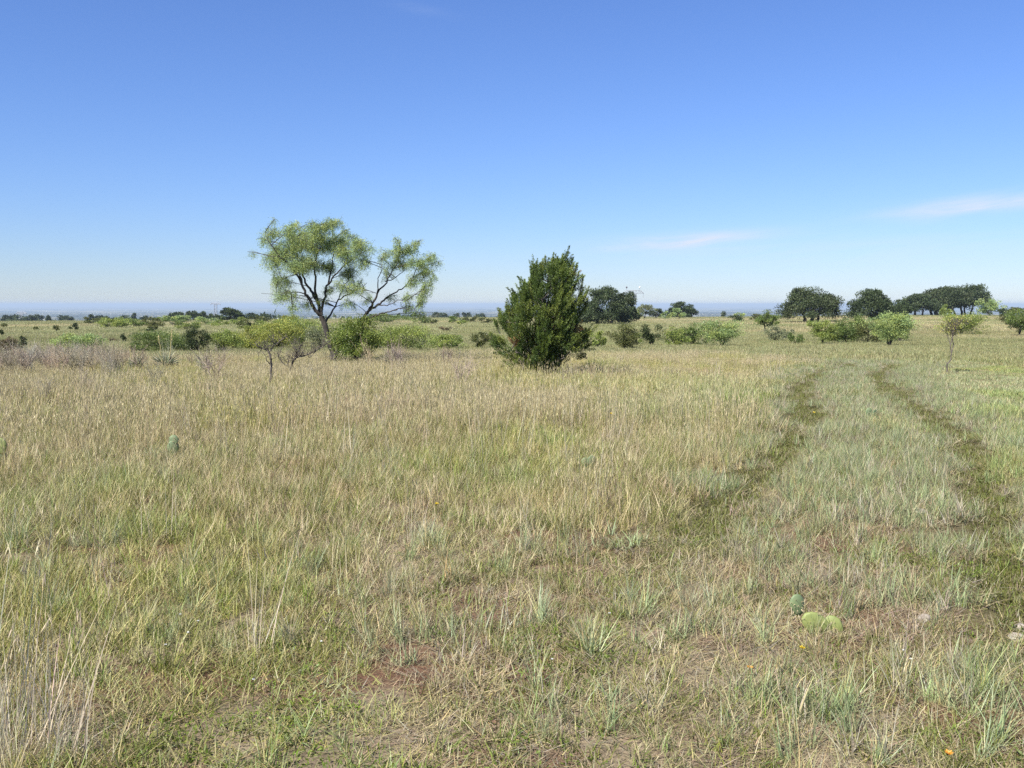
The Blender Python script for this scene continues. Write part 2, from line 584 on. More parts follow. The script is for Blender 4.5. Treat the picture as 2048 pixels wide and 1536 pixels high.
def tuft(mb, ox, oy, cols, *a, **k):
    """a tuft of blades at (ox, oy) in one of several colours"""
    i = len(mb.V)
    rng = k.pop('rng')
    c = np.array(cols[rng.integers(len(cols))]) * rng.uniform(.8, 1.2)
    n = a[0]
    bc = k.pop('bc', None)
    def f(m):
        q = c * rng.uniform(.75, 1.25, (m, 1)) * (1 + rng.normal(0, .05, (m, 3)))
        if bc is not None:
            w = rng.uniform(0, 1, m) < bc[0]
            q[w] = np.array(bc[1]) * rng.uniform(.7, 1.2, (w.sum(), 1))
        return q
    tips = blades(mb, *a, rng, f, **k)
    off = np.array([ox, oy, 0.0])
    for v in mb.V[i:]:
        v += off
    return tips + off


def weed(mb, ox, oy, c, R, n, rng):
    a = rng.normal(0, 1, (n, 3)); a[:, 2] = np.abs(a[:, 2]) * 0.8
    a = a / np.linalg.norm(a, axis=1, keepdims=True) * rng.uniform(.25, 1, (n, 1)) ** .6 * np.array([R, R, R])
    D = a / R * .6 + rng.normal(0, .6, (n, 3)); D[:, 2] += .4
    mb.leaves(a + np.array([ox, oy, 0]), D, rng.uniform(.016, .034, n), rng.uniform(.005, .010, n), rng, np.array(c) * rng.uniform(.7, 1.3, (n, 1)))


def litter(mb, ox, oy, rng, n=22):
    cols = (TAN * .85, ROSE * .9, GREYT * .8, ROSE * .55, STRAW * .8)
    tuft(mb, ox, oy, cols, n, (.03, .13), .10, 1.4, .0040, .3, 2, base_up=.010, flat=True, rng=rng)


SB = (.25, TAN * .8)


def t_green(mb, r):
    for ox, oy in zip(*disc(34, .30, r)):
        tuft(mb, ox, oy, (FRESH, GREEN, GREEN * .6 + TAN * .3, OLIVE), 15, (.03, .13), .045, .55, .0036, 1.0, 2, bc=SB, rng=r)
    for ox, oy in zip(*disc(5, .28, r)): weed(mb, ox, oy, FRESH * .8, r.uniform(.03, .06), 22, r)
    for ox, oy in zip(*disc(20, .32, r)): litter(mb, ox, oy, r, 16)
def t_dry(mb, r):
    for ox, oy in zip(*disc(30, .30, r)):
        tuft(mb, ox, oy, (TAN, STRAW * .9, ROSE, GREYT, GREEN * .5 + TAN * .5), 15, (.03, .16), .05, .6, .0032, 1.0, 2, bc=(.2, GREEN), rng=r)
    for ox, oy in zip(*disc(26, .32, r)): litter(mb, ox, oy, r, 18)
def t_thatch(mb, r):
    for ox, oy in zip(*disc(18, .30, r)):
        tuft(mb, ox, oy, (GREEN, TAN, ROSE, FRESH), 11, (.02, .11), .04, .6, .0032, 1.0, 2, bc=SB, rng=r)
    for ox, oy in zip(*disc(34, .32, r)): litter(mb, ox, oy, r, 18)
def t_weed(mb, r):
    for ox, oy in zip(*disc(22, .28, r)): weed(mb, ox, oy, (FRESH * .95, OLIVE * 1.2, FRESH * .8)[r.integers(3)], r.uniform(.04, .10), 34, r)
    for ox, oy in zip(*disc(9, .30, r)):
        tuft(mb, ox, oy, (FRESH, GREEN), 12, (.05, .16), .04, .5, .0034, .9, 2, bc=SB, rng=r)
    for ox, oy in zip(*disc(14, .32, r)): litter(mb, ox, oy, r, 16)
def t_medium(mb, r):
    for ox, oy in zip(*disc(19, .32, r)):
        tuft(mb, ox, oy, (GREEN, GREEN * .7 + STRAW * .3, FRESH, TAN, GREEN * .9), 20, (.06, .26), .05, .36, .0037, .9, 3, bc=(.35, TAN), rng=r)
    for ox, oy in zip(*disc(3, .30, r)): weed(mb, ox, oy, OLIVE, r.uniform(.05, .10), 30, r)
    for ox, oy in zip(*disc(6, .32, r)): litter(mb, ox, oy, r, 14)
def t_tall(mb, r):
    for ox, oy in zip(*disc(14, .32, r)):
        tuft(mb, ox, oy, (TAN, STRAW, GREEN * .6 + TAN * .4, GREEN, ROSE), 18, (.08, .34), .05, .34, .0040, .7, 3, bc=(.3, TAN), rng=r)
    for ox, oy in zip(*disc(10, .32, r)):
        t = tuft(mb, ox, oy, (TAN, ROSE, STRAW), 4, (.26, .54), .06, .13, .0034, .25, 3, rng=r)
        seedheads(mb, t, .06, .006, TAN * 1.05, r)
def t_blue(mb, r):
    for ox, oy in zip(*disc(9, .28, r)):
        tuft(mb, ox, oy, (BLUE, BLUE * .9, BLUE * .7 + GREEN * .3, GREYT), 24, (.06, .22), .035, .52, .0042, .55, 3, bc=(.12, TAN * .9), rng=r)
    for ox, oy in zip(*disc(20, .30, r)):
        tuft(mb, ox, oy, (GREEN, BLUE * .9, BLUE * .8, TAN, FRESH), 13, (.04, .15), .045, .55, .0036, 1.0, 2, bc=SB, rng=r)
    for ox, oy in zip(*disc(18, .32, r)): litter(mb, ox, oy, r, 16)
def t_rut(mb, r):
    for ox, oy in zip(*disc(30, .25, r)):
        tuft(mb, ox, oy, (OLIVE * 1.3, OLIVE * 1.5, GREEN, FRESH, OLIVE * 1.2, TAN * .6), 14, (.02, .09), .04, .7, .0036, 1.0, 2, bc=(.2, ROSE * .7), rng=r)
    for ox, oy in zip(*disc(9, .24, r)): weed(mb, ox, oy, OLIVE * 1.1, r.uniform(.02, .05), 18, r)
    for ox, oy in zip(*disc(2, .24, r)): litter(mb, ox, oy, r, 10)
# coarser patches for the meadow farther off
def t_mtall(mb, r):
    for ox, oy in zip(*disc(30, .55, r)):
        tuft(mb, ox, oy, (TAN, STRAW, GREEN * .5 + TAN * .5, ROSE, GREEN), 15, (.10, .40), .07, .30, .0070, .5, 2, bc=(.38, GREEN * 1.1), rng=r)
    for ox, oy in zip(*disc(26, .55, r)):
        t = tuft(mb, ox, oy, (TAN * 1.08, ROSE * 1.1, TAN * 1.05, GREYT), 5, (.28, .60), .09, .10, .0050, .2, 2, rng=r)
        seedheads(mb, t, .10, .006, TAN, r)
def t_mgreen(mb, r):
    for ox, oy in zip(*disc(48, .55, r)):
        tuft(mb, ox, oy, (GREEN, GREEN * .6 + STRAW * .4, FRESH, TAN, GREEN), 13, (.10, .34), .07, .33, .0078, .7, 2, bc=(.3, TAN), rng=r)
    for ox, oy in zip(*disc(9, .55, r)):
        t = tuft(mb, ox, oy, (TAN, ROSE * 1.05, STRAW), 4, (.32, .55), .09, .12, .0050, .2, 2, rng=r)
        seedheads(mb, t, .09, .008, TAN * 1.05, r)
def t_mblue(mb, r):
    for ox, oy in zip(*disc(50, .50, r)):
        tuft(mb, ox, oy, (BLUE, BLUE, BLUE * 1.05, BLUE * .6 + GREEN * .4, TAN * .6 + BLUE * .4), 13, (.05, .17), .07, .40, .0078, .6, 2, bc=(.16, TAN), rng=r)
ONE = np.ones(3)
def p_blue(mb, r): tuft(mb, 0, 0, (ONE,), 60, (.12, .36), .045, .50, .0044, .55, 3, bc=(.22, (1.5, 1.15, 1.0)), rng=r)
def p_stem(mb, r):
    t = tuft(mb, 0, 0, (ONE, ONE * .8), 7, (.45, .95), .12, .13, .0050, .15, 3, rng=r)
    seedheads(mb, t, .08, .006, (1, .95, .85), r)
    tuft(mb, 0, 0, (ONE,), 22, (.08, .32), .10, .5, .0035, .6, 2, rng=r)
def p_twig(mb, r):
    for k in range(9):
        a = r.uniform(0, 6.28); l = r.uniform(.10, .26)
        p1 = np.array([np.cos(a) * l * .35, np.sin(a) * l * .35, l])
        mb.tube([[0, 0, 0], p1 * .5 + r.normal(0, .01, 3), p1], [.0032, .0026, .0018], 3)
        for q in range(5):
            b = p1 * r.uniform(.4, 1); e = b + r.normal(0, .05, 3) + np.array([np.cos(a) * .03, np.sin(a) * .03, .09])
            mb.tube([b, e], [.0018, .0010], 3)
            n = 5
            pp = b + (e - b) * r.uniform(.3, 1, (n, 1))
            mb.leaves(pp, r.normal(0, 1, (n, 3)), .014, .004, r, np.ones((n, 3)) * r.uniform(.8, 1.3, (n, 1)))
def p_far(mb, r): tuft(mb, 0, 0, (ONE,), 330, (.05, .19), 1.0, .45, .015, .6, 2, bc=(.3, (1.25, 1.12, 1.1)), rng=r)
def p_vfar(mb, r): tuft(mb, 0, 0, (ONE,), 330, (.06, .22), 3.0, .45, .045, .5, 2, bc=(.3, (1.2, 1.1, 1.1)), rng=r)

K = {}
for _n, _f, _c in (('green', t_green, 8), ('dry', t_dry, 8), ('thatch', t_thatch, 7), ('weed', t_weed, 5), ('medium', t_medium, 8), ('tall', t_tall, 8),
                   ('blue', t_blue, 7), ('rut', t_rut, 6), ('mtall', t_mtall, 8), ('mgreen', t_mgreen, 7), ('mblue', t_mblue, 7),
                   ('bunch', p_blue, 6), ('stem', p_stem, 5), ('twig', p_twig, 5), ('far', p_far, 6), ('vfar', p_vfar, 5)):
    K[_n] = proto('turf_' + _n, _f, _c)


def grid(sp, d0, d1, half=39):
    """jittered grid of ground points in the field of view and a margin"""
    a = math.radians(half)
    w = d1 * math.sin(a)
    gx, gy = np.meshgrid(np.arange(-w, w, sp), np.arange(0, d1, sp))
    x = gx.ravel() + RNG.uniform(-.5, .5, gx.size) * sp; y = gy.ravel() + RNG.uniform(-.5, .5, gx.size) * sp
    d = np.hypot(x, y)
    k = (d > d0) & (d < d1) & (np.abs(np.arctan2(x, y)) < a)
    return x[k], y[k]


def wedge(dens, d0, d1, half=39):
    """random ground points in the field of view and a margin, dens per square metre"""
    a = math.radians(half)
    n = int(dens * a * (d1 * d1 - d0 * d0))
    r = np.sqrt(RNG.uniform(d0 * d0, d1 * d1, n)); t = RNG.uniform(-a, a, n)
    return r * np.sin(t), r * np.cos(t)


_gn_cache = {}


def scatter(name, label, x, y, coll, scale, color, lean=0.12, category='grass', zscale=None):
    n = len(x)
    z = ground_z(x, y) - 0.008
    me = bpy.data.meshes.new(name)
    me.vertices.add(n)
    me.vertices.foreach_set('co', np.stack([x, y, z], 1).astype(np.float32).ravel())
    def attr(nm, ty, dom, data, key):
        a = me.attributes.new(nm, ty, dom); a.data.foreach_set(key, np.ascontiguousarray(data).ravel())
    attr('gcol', 'FLOAT_COLOR', 'POINT', np.concatenate([np.clip(color, 0.005, 0.85), np.ones((n, 1))], 1).astype(np.float32), 'color')
    rot = np.stack([RNG.normal(0, lean, n), RNG.normal(0, lean, n), RNG.uniform(0, 2 * np.pi, n)], 1)
    attr('rot', 'FLOAT_VECTOR', 'POINT', rot.astype(np.float32), 'vector')
    sc = np.stack([scale, scale, scale if zscale is None else zscale], 1)
    attr('scl', 'FLOAT_VECTOR', 'POINT', sc.astype(np.float32), 'vector')
    attr('idx', 'INT', 'POINT', RNG.integers(0, len(coll.objects), n).astype(np.int32), 'value')
    me.update()
    o = bpy.data.objects.new(name, me); col.objects.link(o)
    ng = _gn_cache.get(coll.name)
    if ng is None:
        ng = bpy.data.node_groups.new('scatter_' + coll.name, 'GeometryNodeTree')
        ng.interface.new_socket('Geometry', in_out='INPUT', socket_type='NodeSocketGeometry')
        ng.interface.new_socket('Geometry', in_out='OUTPUT', socket_type='NodeSocketGeometry')
        gi = ng.nodes.new('NodeGroupInput'); go = ng.nodes.new('NodeGroupOutput')
        iop = ng.nodes.new('GeometryNodeInstanceOnPoints')
        ci = ng.nodes.new('GeometryNodeCollectionInfo')
        ci.inputs['Collection'].default_value = coll
        ci.inputs['Separate Children'].default_value = True
        ci.inputs['Reset Children'].default_value = True
        iop.inputs['Pick Instance'].default_value = True
        def named(nm, ty):
            k = ng.nodes.new('GeometryNodeInputNamedAttribute'); k.data_type = ty; k.inputs['Name'].default_value = nm
            return k.outputs['Attribute']
        L = ng.links
        L.new(gi.outputs[0], iop.inputs['Points']); L.new(ci.outputs[0], iop.inputs['Instance'])
        L.new(named('idx', 'INT'), iop.inputs['Instance Index'])
        L.new(named('rot', 'FLOAT_VECTOR'), iop.inputs['Rotation'])
        L.new(named('scl', 'FLOAT_VECTOR'), iop.inputs['Scale'])
        L.new(iop.outputs[0], go.inputs[0])
        _gn_cache[coll.name] = ng
    md = o.modifiers.new('scatter', 'NODES'); md.node_group = ng
    tag(o, label, category, kind='stuff')
    return o


def pick(p):
    return RNG.uniform(0, 1, len(p)) < p


def jitter(c, n, v=0.16, hue=0.06):
    return c * RNG.uniform(1 - v, 1 + v, (n, 1)) * (1 + RNG.normal(0, hue, (n, 3)))


def mixc(*pairs):
    tot = sum(w for w, _ in pairs)[:, None] + 1e-6
    return sum(w[:, None] * c for w, c in pairs) / tot


def patch_tint(x, y):
    """patches of greener, rosier and more silvery plants a metre or two across"""
    a = sstep(.50, .66, fbm(x * .55, y * .38, 141, 3))[:, None]
    b = sstep(.52, .66, fbm(x * .60, y * .42, 145, 3))[:, None]
    c = sstep(.52, .66, fbm(x * .50, y * .36, 149, 3))[:, None]
    t = 1 - a * (1 - np.array([.79, .965, .64]))
    t = t * (1 - b * (1 - np.array([1.0, .88, .92])))
    return t * (1 - c * (1 - np.array([.98, 1.05, 1.20])))


def grow_grass():
    # near turf: one patch per grid point, its kind chosen by place
    x, y = grid(.29, 2.0, 13.2)
    k = rut_mask(x, y, .06) < .5
    x, y = x[k], y[k]
    d, s, track, tall, n1, n2 = zone(x, y)
    rm = rut_mask(x, y)
    u = x / np.maximum(y, .1)
    left = 1 - sstep(-.26, .0, u + .14 * (n1 - .5))
    mid = sstep(5.6, 8.6, d + 3.2 * (n1 - .5))
    n3 = fbm(x * .8, y * .8, 91, 3); n4 = fbm(x * .7, y * .7, 97, 3)
    w = {
        'thatch': 3.4 * sstep(.43, .58, n3) * (1 - .8 * mid) * (1 - .6 * left),
        'weed': 1.7 * sstep(.51, .65, n4) * (1 - .7 * mid),
        'dry': (.6 + 1.25 * sstep(.44, .6, n1)) * (1 - .45 * mid),
        'green': 1.7 * (1 - .5 * mid) * (1 - .3 * left),
        'medium': (.10 + 1.9 * left * sstep(3.0, 5.0, d) + 3.4 * mid) * (1 - track) * (1 - .75 * tall),
        'tall': (3.2 * tall + .9 * mid) * (1 - track),
        'blue': track * (.9 + 7 * sstep(5.5, 9, d)) + .65 * (1 - mid),
    }
    names = list(w); P = np.stack([w[k] for k in names], 1) ** 1.9; P = P / P.sum(1, keepdims=True)
    ch = (RNG.uniform(0, 1, (len(x), 1)) > np.cumsum(P, 1)).sum(1)
    lab = {'thatch': ('grass_litter', 'flattened dead grass litter over reddish bare soil in the foreground'),
           'weed': ('low_weeds', 'low leafy green weeds between the foreground grass'),
           'dry': ('dry_turf', 'short dead tan grass of the foreground'),
           'green': ('green_turf', 'short green grass of the foreground'),
           'medium': ('green_grass', 'knee high green and yellowing grass of the nearer meadow'),
           'tall': ('seed_grass', 'tall tan seed bearing grass of the nearer meadow'),
           'blue': ('blue_grey_turf', 'blue green grass on the strip between the near wheel ruts')}
    for i, nm in enumerate(names):
        m = ch == i
        n = int(m.sum())
        c = jitter(np.ones((n, 3)), n, .12, .035) * (1 + .3 * (n2[m][:, None] - .5)) * patch_tint(x[m], y[m])
        scatter(lab[nm][0], lab[nm][1], x[m], y[m], K[nm], RNG.uniform(.85, 1.15, n) * (1.3 if nm == 'rut' else 1), c, .03, 'weeds' if nm == 'weed' else 'grass', RNG.uniform(.7, 1.15, n) * (.84 if nm in ('tall', 'medium') else .92))
    x, y = grid(.20, 3.0, 13.0)
    k = rut_mask(x, y) > .46
    x, y = x[k], y[k]
    scatter('rut_turf', 'short dark olive turf worn down in the two wheel ruts', x, y, K['rut'], RNG.uniform(.85, 1.2, len(x)), jitter(np.ones((len(x), 3)), len(x), .15, .03), .03)
    # blue-grey bunchgrass standing out of the turf
    x, y = wedge(12, 2.6, 14)
    d, s, track, tall, n1, n2 = zone(x, y)
    k = pick(np.clip((.18 + .5 * sstep(.45, .6, fbm(x * .55, y * .55, 95, 3))) * (1 - .5 * tall), 0, 1) * (1 - sstep(.1, .5, rut_mask(x, y))))
    x, y, n2 = x[k], y[k], n2[k]
    c = mixc((sstep(.35, .65, n2), BLUE), (1 - sstep(.35, .65, n2), BLUE * .6 + GREEN * .4), (np.full(len(x), .3), GREYT))
    scatter('blue_grey_bunchgrass', 'stiff blue grey bunchgrass tufts dotted through the foreground', x, y, K['bunch'], RNG.uniform(.4, .85, len(x)), jitter(c, len(x)), .14)
    # grey stiff stalks
    x, y = wedge(3.0, 3.4, 24)
    d, s, track, tall, n1, n2 = zone(x, y)
    k = pick(np.clip(.45 * (1 - track) * sstep(.35, .6, fbm(x * .6, y * .6, 101, 3)) * sstep(4, 7, d), 0, 1))
    ex, ey = np.array([gpt(p, r) for p, r in ((20, 1500), (60, 1520), (110, 1500), (140, 1530), (0, 1460), (170, 1060), (185, 990), (345, 1080), (300, 1090), (365, 960), (95, 1130), (1195, 1000), (1170, 980), (1215, 960), (770, 1000), (560, 920), (690, 960), (1460, 1130)) + tuple((int(RNG.integers(-20, 160)), int(RNG.integers(1400, 1545))) for _ in range(16))]).T
    x = np.concatenate([x[k], ex]); y = np.concatenate([y[k], ey])
    scatter('grey_stalks', 'stiff pale grey dead grass stalks standing above the turf', x, y, K['stem'], RNG.uniform(.5, .95, len(x)) * np.where(np.arange(len(x)) >= len(x) - 16, .62, 1), jitter(GREYT * 1.22 + np.zeros((len(x), 1)), len(x), .16, .025), .10)
    # meadow from 12.5 m to 40 m
    x, y = grid(.62, 12.2, 41)
    d, s, track, tall, n1, n2 = zone(x, y)
    rm = rut_mask(x, y)
    keep = (rut_mask(x, y, .42) < .30) & pick(1 - sstep(33, 41, d))
    gp = sstep(.46, .66, fbm(x * .20, y * .42, 103, 3))
    w = {'mtall': 3.0 * tall * (1 - .85 * gp), 'mblue': 3.2 * track * (.35 + sstep(.3, .5, n2)), 'mgreen': (.35 + 2.2 * gp * tall + 1.0 * (1 - tall)) * (1 - .96 * track)}
    names = list(w); P = np.stack([w[k] for k in names], 1); P = P / P.sum(1, keepdims=True)
    ch = (RNG.uniform(0, 1, (len(x), 1)) > np.cumsum(P, 1)).sum(1)
    lab = {'mtall': ('meadow_grass', 'tall pale dry grass filling the meadow around the lone juniper'),
           'mblue': ('track_grass', 'pale blue green grass around the far bend of the wheel track'),
           'mgreen': ('yellow_green_grass', 'patches of yellow green grass in the tall dry meadow')}
    for i, nm in enumerate(names):
        m = (ch == i) & keep
        n = int(m.sum())
        warm = sstep(.35, .65, n1[m])[:, None]
        c = jitter(np.ones((n, 3)), n, .10, .03) * (1 + .25 * (n2[m][:, None] - .5)) * (np.array([.98, .95, 1.0]) * (1 - warm) + np.array([1.05, 1.05, .92]) * warm) * patch_tint(x[m], y[m])
        hs = RNG.uniform(.8, 1.1, n) * (1 - .18 * sstep(17, 24, d[m]))
        scatter(lab[nm][0], lab[nm][1], x[m], y[m], K[nm], hs, c, .03, zscale=hs * RNG.uniform(.65, 1.1, n) * (.62 + .55 * fbm(x[m] * .45, y[m] * .45, 109, 2)) * (1 - .30 * sstep(17, 24, d[m])))
    # turf in the farther ruts and the finer grass along their edges
    x, y = grid(.22, 12.6, 34)
    k = (rut_mask(x, y) > .44)
    x, y = x[k], y[k]
    scatter('worn_turf', 'short dark turf of the wheel ruts where they bend away', x, y, K['rut'], RNG.uniform(.9, 1.2, len(x)), jitter(np.ones((len(x), 3)), len(x), .15, .03), .04)
    x, y = grid(.36, 12.6, 34)
    k = (rut_mask(x, y, .75) > .22) & (rut_mask(x, y) < .38)
    x, y = x[k], y[k]
    scatter('rut_edge_grass', 'low blue green grass lining the edges of the far wheel ruts', x, y, K['blue'], RNG.uniform(.85, 1.1, len(x)), jitter(np.ones((len(x), 3)), len(x), .12, .03), .04, zscale=RNG.uniform(.55, .9, len(x)))
    # grey twiggy weeds on the far left of the meadow
    x, y = wedge(14, 16, 34)
    p = (x / y)
    k = pick(np.clip(sstep(-.36, -.46, p) * sstep(19, 22, y) * sstep(.38, .55, fbm(x * .5, y * .5, 107, 2)) * .42 + .008, 0, 1) * (p < -.05))
    x, y = x[k], y[k]
    scatter('grey_twig_weeds', 'grey brown twiggy dead weeds on the left of the meadow', x, y, K['twig'], RNG.uniform(1.3, 2.4, len(x)), jitter(np.array([.40, .345, .25]) + np.zeros((len(x), 1)), len(x)), .15, 'weeds')
    # open prairie behind the meadow
    x, y = wedge(2.6, 29, 130)
    d = np.hypot(x, y)
    k = pick(np.clip(sstep(29, 41, d) * (1 - .7 * sstep(60, 130, d)), 0, 1))
    x, y = x[k], y[k]
    scatter('prairie_grass', 'short green and tan prairie grass beyond the meadow', x, y, K['far'], RNG.uniform(.6, 1.1, len(x)), jitter(far_col(x, y) * 1.15, len(x), .12, .035), .04)
    x, y = wedge(.13, 110, 420)
    d = np.hypot(x, y)
    k = pick(1 - .7 * sstep(200, 420, d))
    x, y = x[k], y[k]
    scatter('distant_grass', 'far prairie grass around the scattered oaks', x, y, K['vfar'], RNG.uniform(.6, 1.1, len(x)), jitter(far_col(x, y) * 1.15, len(x), .12, .035), .03)


grow_grass()


# ------------------------------------------------------------------ trees and shrubs
def unit(v):
    return v / (np.linalg.norm(v, axis=-1, keepdims=True) + 1e-9)


def wiggle(P, n, amp, rng):
    """resample a polyline to n points per segment with a little crookedness"""
    P = np.asarray(P, float)
    out = []
    for i in range(len(P) - 1):
        for k in range(n):
            out.append(P[i] + (P[i + 1] - P[i]) * k / n)
    out.append(P[-1])
    out = np.array(out)
    j = rng.normal(0, amp, out.shape); j[0] = 0
    return out + j


LEAFCOLS = {
    'mesquite': ((.285, .370, .125), (.335, .385, .115), (.245, .340, .140)),
    'yellow': ((.300, .325, .070), (.245, .300, .065), (.345, .335, .075)),
    'bright': ((.245, .305, .075), (.300, .340, .080), (.190, .250, .062)),
    'bush': ((.200, .255, .055), (.240, .285, .062), (.125, .180, .042)),
    'gold': ((.400, .370, .070), (.340, .355, .070), (.450, .380, .080)),
    'green': ((.140, .200, .050), (.185, .235, .060), (.105, .155, .042)),
    'olive': ((.120, .135, .040), (.150, .155, .050), (.090, .110, .035)),
    'dark': ((.050, .072, .026), (.065, .085, .032), (.040, .055, .022)),
    'oak': ((.056, .080, .034), (.072, .094, .040), (.044, .062, .028)),
    'oakbrown': ((.058, .080, .034), (.076, .092, .040), (.048, .064, .028)),
    'grey': ((.200, .225, .120), (.240, .255, .140), (.170, .190, .095)),
    'brown': ((.170, .135, .075), (.130, .115, .055), (.210, .160, .090)),
    'rust': ((.190, .090, .060), (.150, .085, .055), (.110, .090, .045)),
}


def leafcol(kind, n, rng, clump=None):
    """per leaf colour: a clump leans to one of the kind's colours"""
    C = np.array(LEAFCOLS[kind])
    k = rng.integers(0, len(C), n)
    if clump is not None:
        ck = rng.integers(0, len(C), clump.max() + 1)
        m = rng.uniform(0, 1, n) < .6
        k[m] = ck[clump[m]]
    f = rng.uniform(.75, 1.25, (n, 1))
    if clump is not None:
        f = f * rng.uniform(.78, 1.2, clump.max() + 1)[clump][:, None]
    return C[k] * f


def crown_points(rng, n, W, D, H, z0, shape, nc, cr):
    """n points in clumps spread through a crown W x D x H metres whose foot is at z0"""
    u = unit(rng.normal(size=(nc, 3)))
    if shape == 'dome':
        u[:, 2] = np.abs(u[:, 2]) * 1.0 - 0.12
    rr = rng.uniform(.2, 1, nc) ** .5 * rng.uniform(.78, 1.2, nc)
    lump = 1 + .22 * np.sin(3 * np.arctan2(u[:, 1], u[:, 0]) + rng.uniform(0, 6)) * rng.uniform(0, 1, nc)
    cz = z0 + H * (.5 if shape != 'dome' else .22)
    hz = H * (.5 if shape != 'dome' else .78)
    C = np.stack([u[:, 0] * W / 2 * rr * lump, u[:, 1] * D / 2 * rr * lump, cz + u[:, 2] * hz * rr], 1)
    if shape == 'vase':
        t = np.clip((C[:, 2] - z0) / H, 0, 1)
        C[:, :2] *= (.6 + .5 * t)[:, None]
    C[:, :2] *= (1 - cr * .6)
    k = rng.integers(0, nc, n)
    R = cr * np.array([W / 2, D / 2, H / 2]) * rng.uniform(.45, 1.3, (nc, 1))
    off = unit(rng.normal(size=(n, 3))) * rng.uniform(0, 1, (n, 1)) ** .4 * 1.15
    P = C[k] + off * R[k]
    P[:, 2] = np.maximum(P[:, 2], z0 * .5 + .02)
    return P, k, C, off


def plant(name, px, y, w_px, top, kind='green', shape='round', stem=0.12, dens=1.0, label=None, cat='shrub', group=None,
          trunks=4, lean=0.0, seed=None, cr=.26, foot=None, mat=None, leafk=1.0, upright=.35, depth=.9, trunk_r=None):
    """a shrub or tree: stems or trunk and a leafy crown, placed by photo column and distance"""
    rng = np.random.default_rng(int(px * 7 + y * 13) if seed is None else seed)
    x = xat(px, y)
    g = gz(x, y)
    H = zat(top, y) - g
    x = xat(px, y, g + H / 2)
    W = w_px * y / F
    D = W * depth
    pm = y / 963.0
    root = empty(name, (x, y, g))
    area = (w_px / 2) * (max(H, .1) / pm)
    n = int(np.clip(area * 7.4 * dens, 300, 14000))
    L = max(.045, 1.5 * pm) * leafk
    z0 = H * stem
    nc = int(np.clip(area / 15, 9, 90))
    P, k, C, off = crown_points(rng, n, W * .92, D * .92, H * 1.0 - z0, z0, shape, nc, cr)
    P[:, 2] = z0 + (P[:, 2] - z0) * (H - z0) / max(np.percentile(P[:, 2], 98.5) - z0, .05)
    P[:, 0] *= .94 * W / max(np.percentile(P[:, 0], 98.5) - np.percentile(P[:, 0], 1.5), .05)
    P[:, 0] += lean * (P[:, 2] / H) * W
    Dd = unit(off) * .7 + rng.normal(0, .6, (n, 3)); Dd[:, 2] += upright
    mb = MB()
    mb.leaves(P, Dd, L * rng.uniform(.6, 1.3, n), L * .42 * rng.uniform(.7, 1.3, n), rng, leafcol(kind, n, rng, k))
    ns = int(np.clip(area / 22, 6, 46))
    for i in range(ns):
        c = C[rng.integers(len(C))].copy(); c[0] += lean * (c[2] / H) * W
        dv = unit(np.array([c[0] / W * 2, c[1] / D * 2, .55]) + rng.normal(0, .35, 3))
        ln = rng.uniform(.12, .30) * min(H, W)
        k2 = 16
        tq = rng.uniform(.2, 1, k2)[:, None]
        mb.leaves(c + dv * ln * tq + rng.normal(0, .018 * H, (k2, 3)), rng.normal(0, .7, (k2, 3)) + dv, L * rng.uniform(.5, 1.0, k2), L * .36, rng, leafcol(kind, k2, rng) * rng.uniform(.85, 1.2))
    tb = MB()
    tr = trunk_r if trunk_r else max(.012 * H + .008, .25 * pm)
    order = rng.permutation(len(C))
    for i in range(trunks):
        c = C[order[i % len(C)]].copy(); c[0] += lean * (c[2] / H) * W
        b = np.array([rng.normal(0, .02 * W), rng.normal(0, .02 * W), -.06])
        m = b + (c - b) * np.array([.25, .25, .45])
        pts = wiggle([b, m, c], 3, .012 * H, rng)
        tb.tube(pts, np.linspace(tr, tr * .35, len(pts)), 5)
        for q in range(3):
            c2 = C[rng.integers(len(C))].copy(); c2[0] += lean * (c2[2] / H) * W
            pts2 = wiggle([m, (m + c2) / 2 + np.array([0, 0, .04 * H]), c2], 2, .01 * H, rng)
            tb.tube(pts2, np.linspace(tr * .55, tr * .15, len(pts2)), 4)
    istree = cat == 'tree'
    tb.build('trunk' if istree else 'stem', M_BARK, root)
    mb.build('crown' if istree else 'foliage', mat or (M_OAK if kind in ('oak', 'oakbrown', 'dark') else M_LEAF), root)
    tag(root, label, cat, group)
    return root


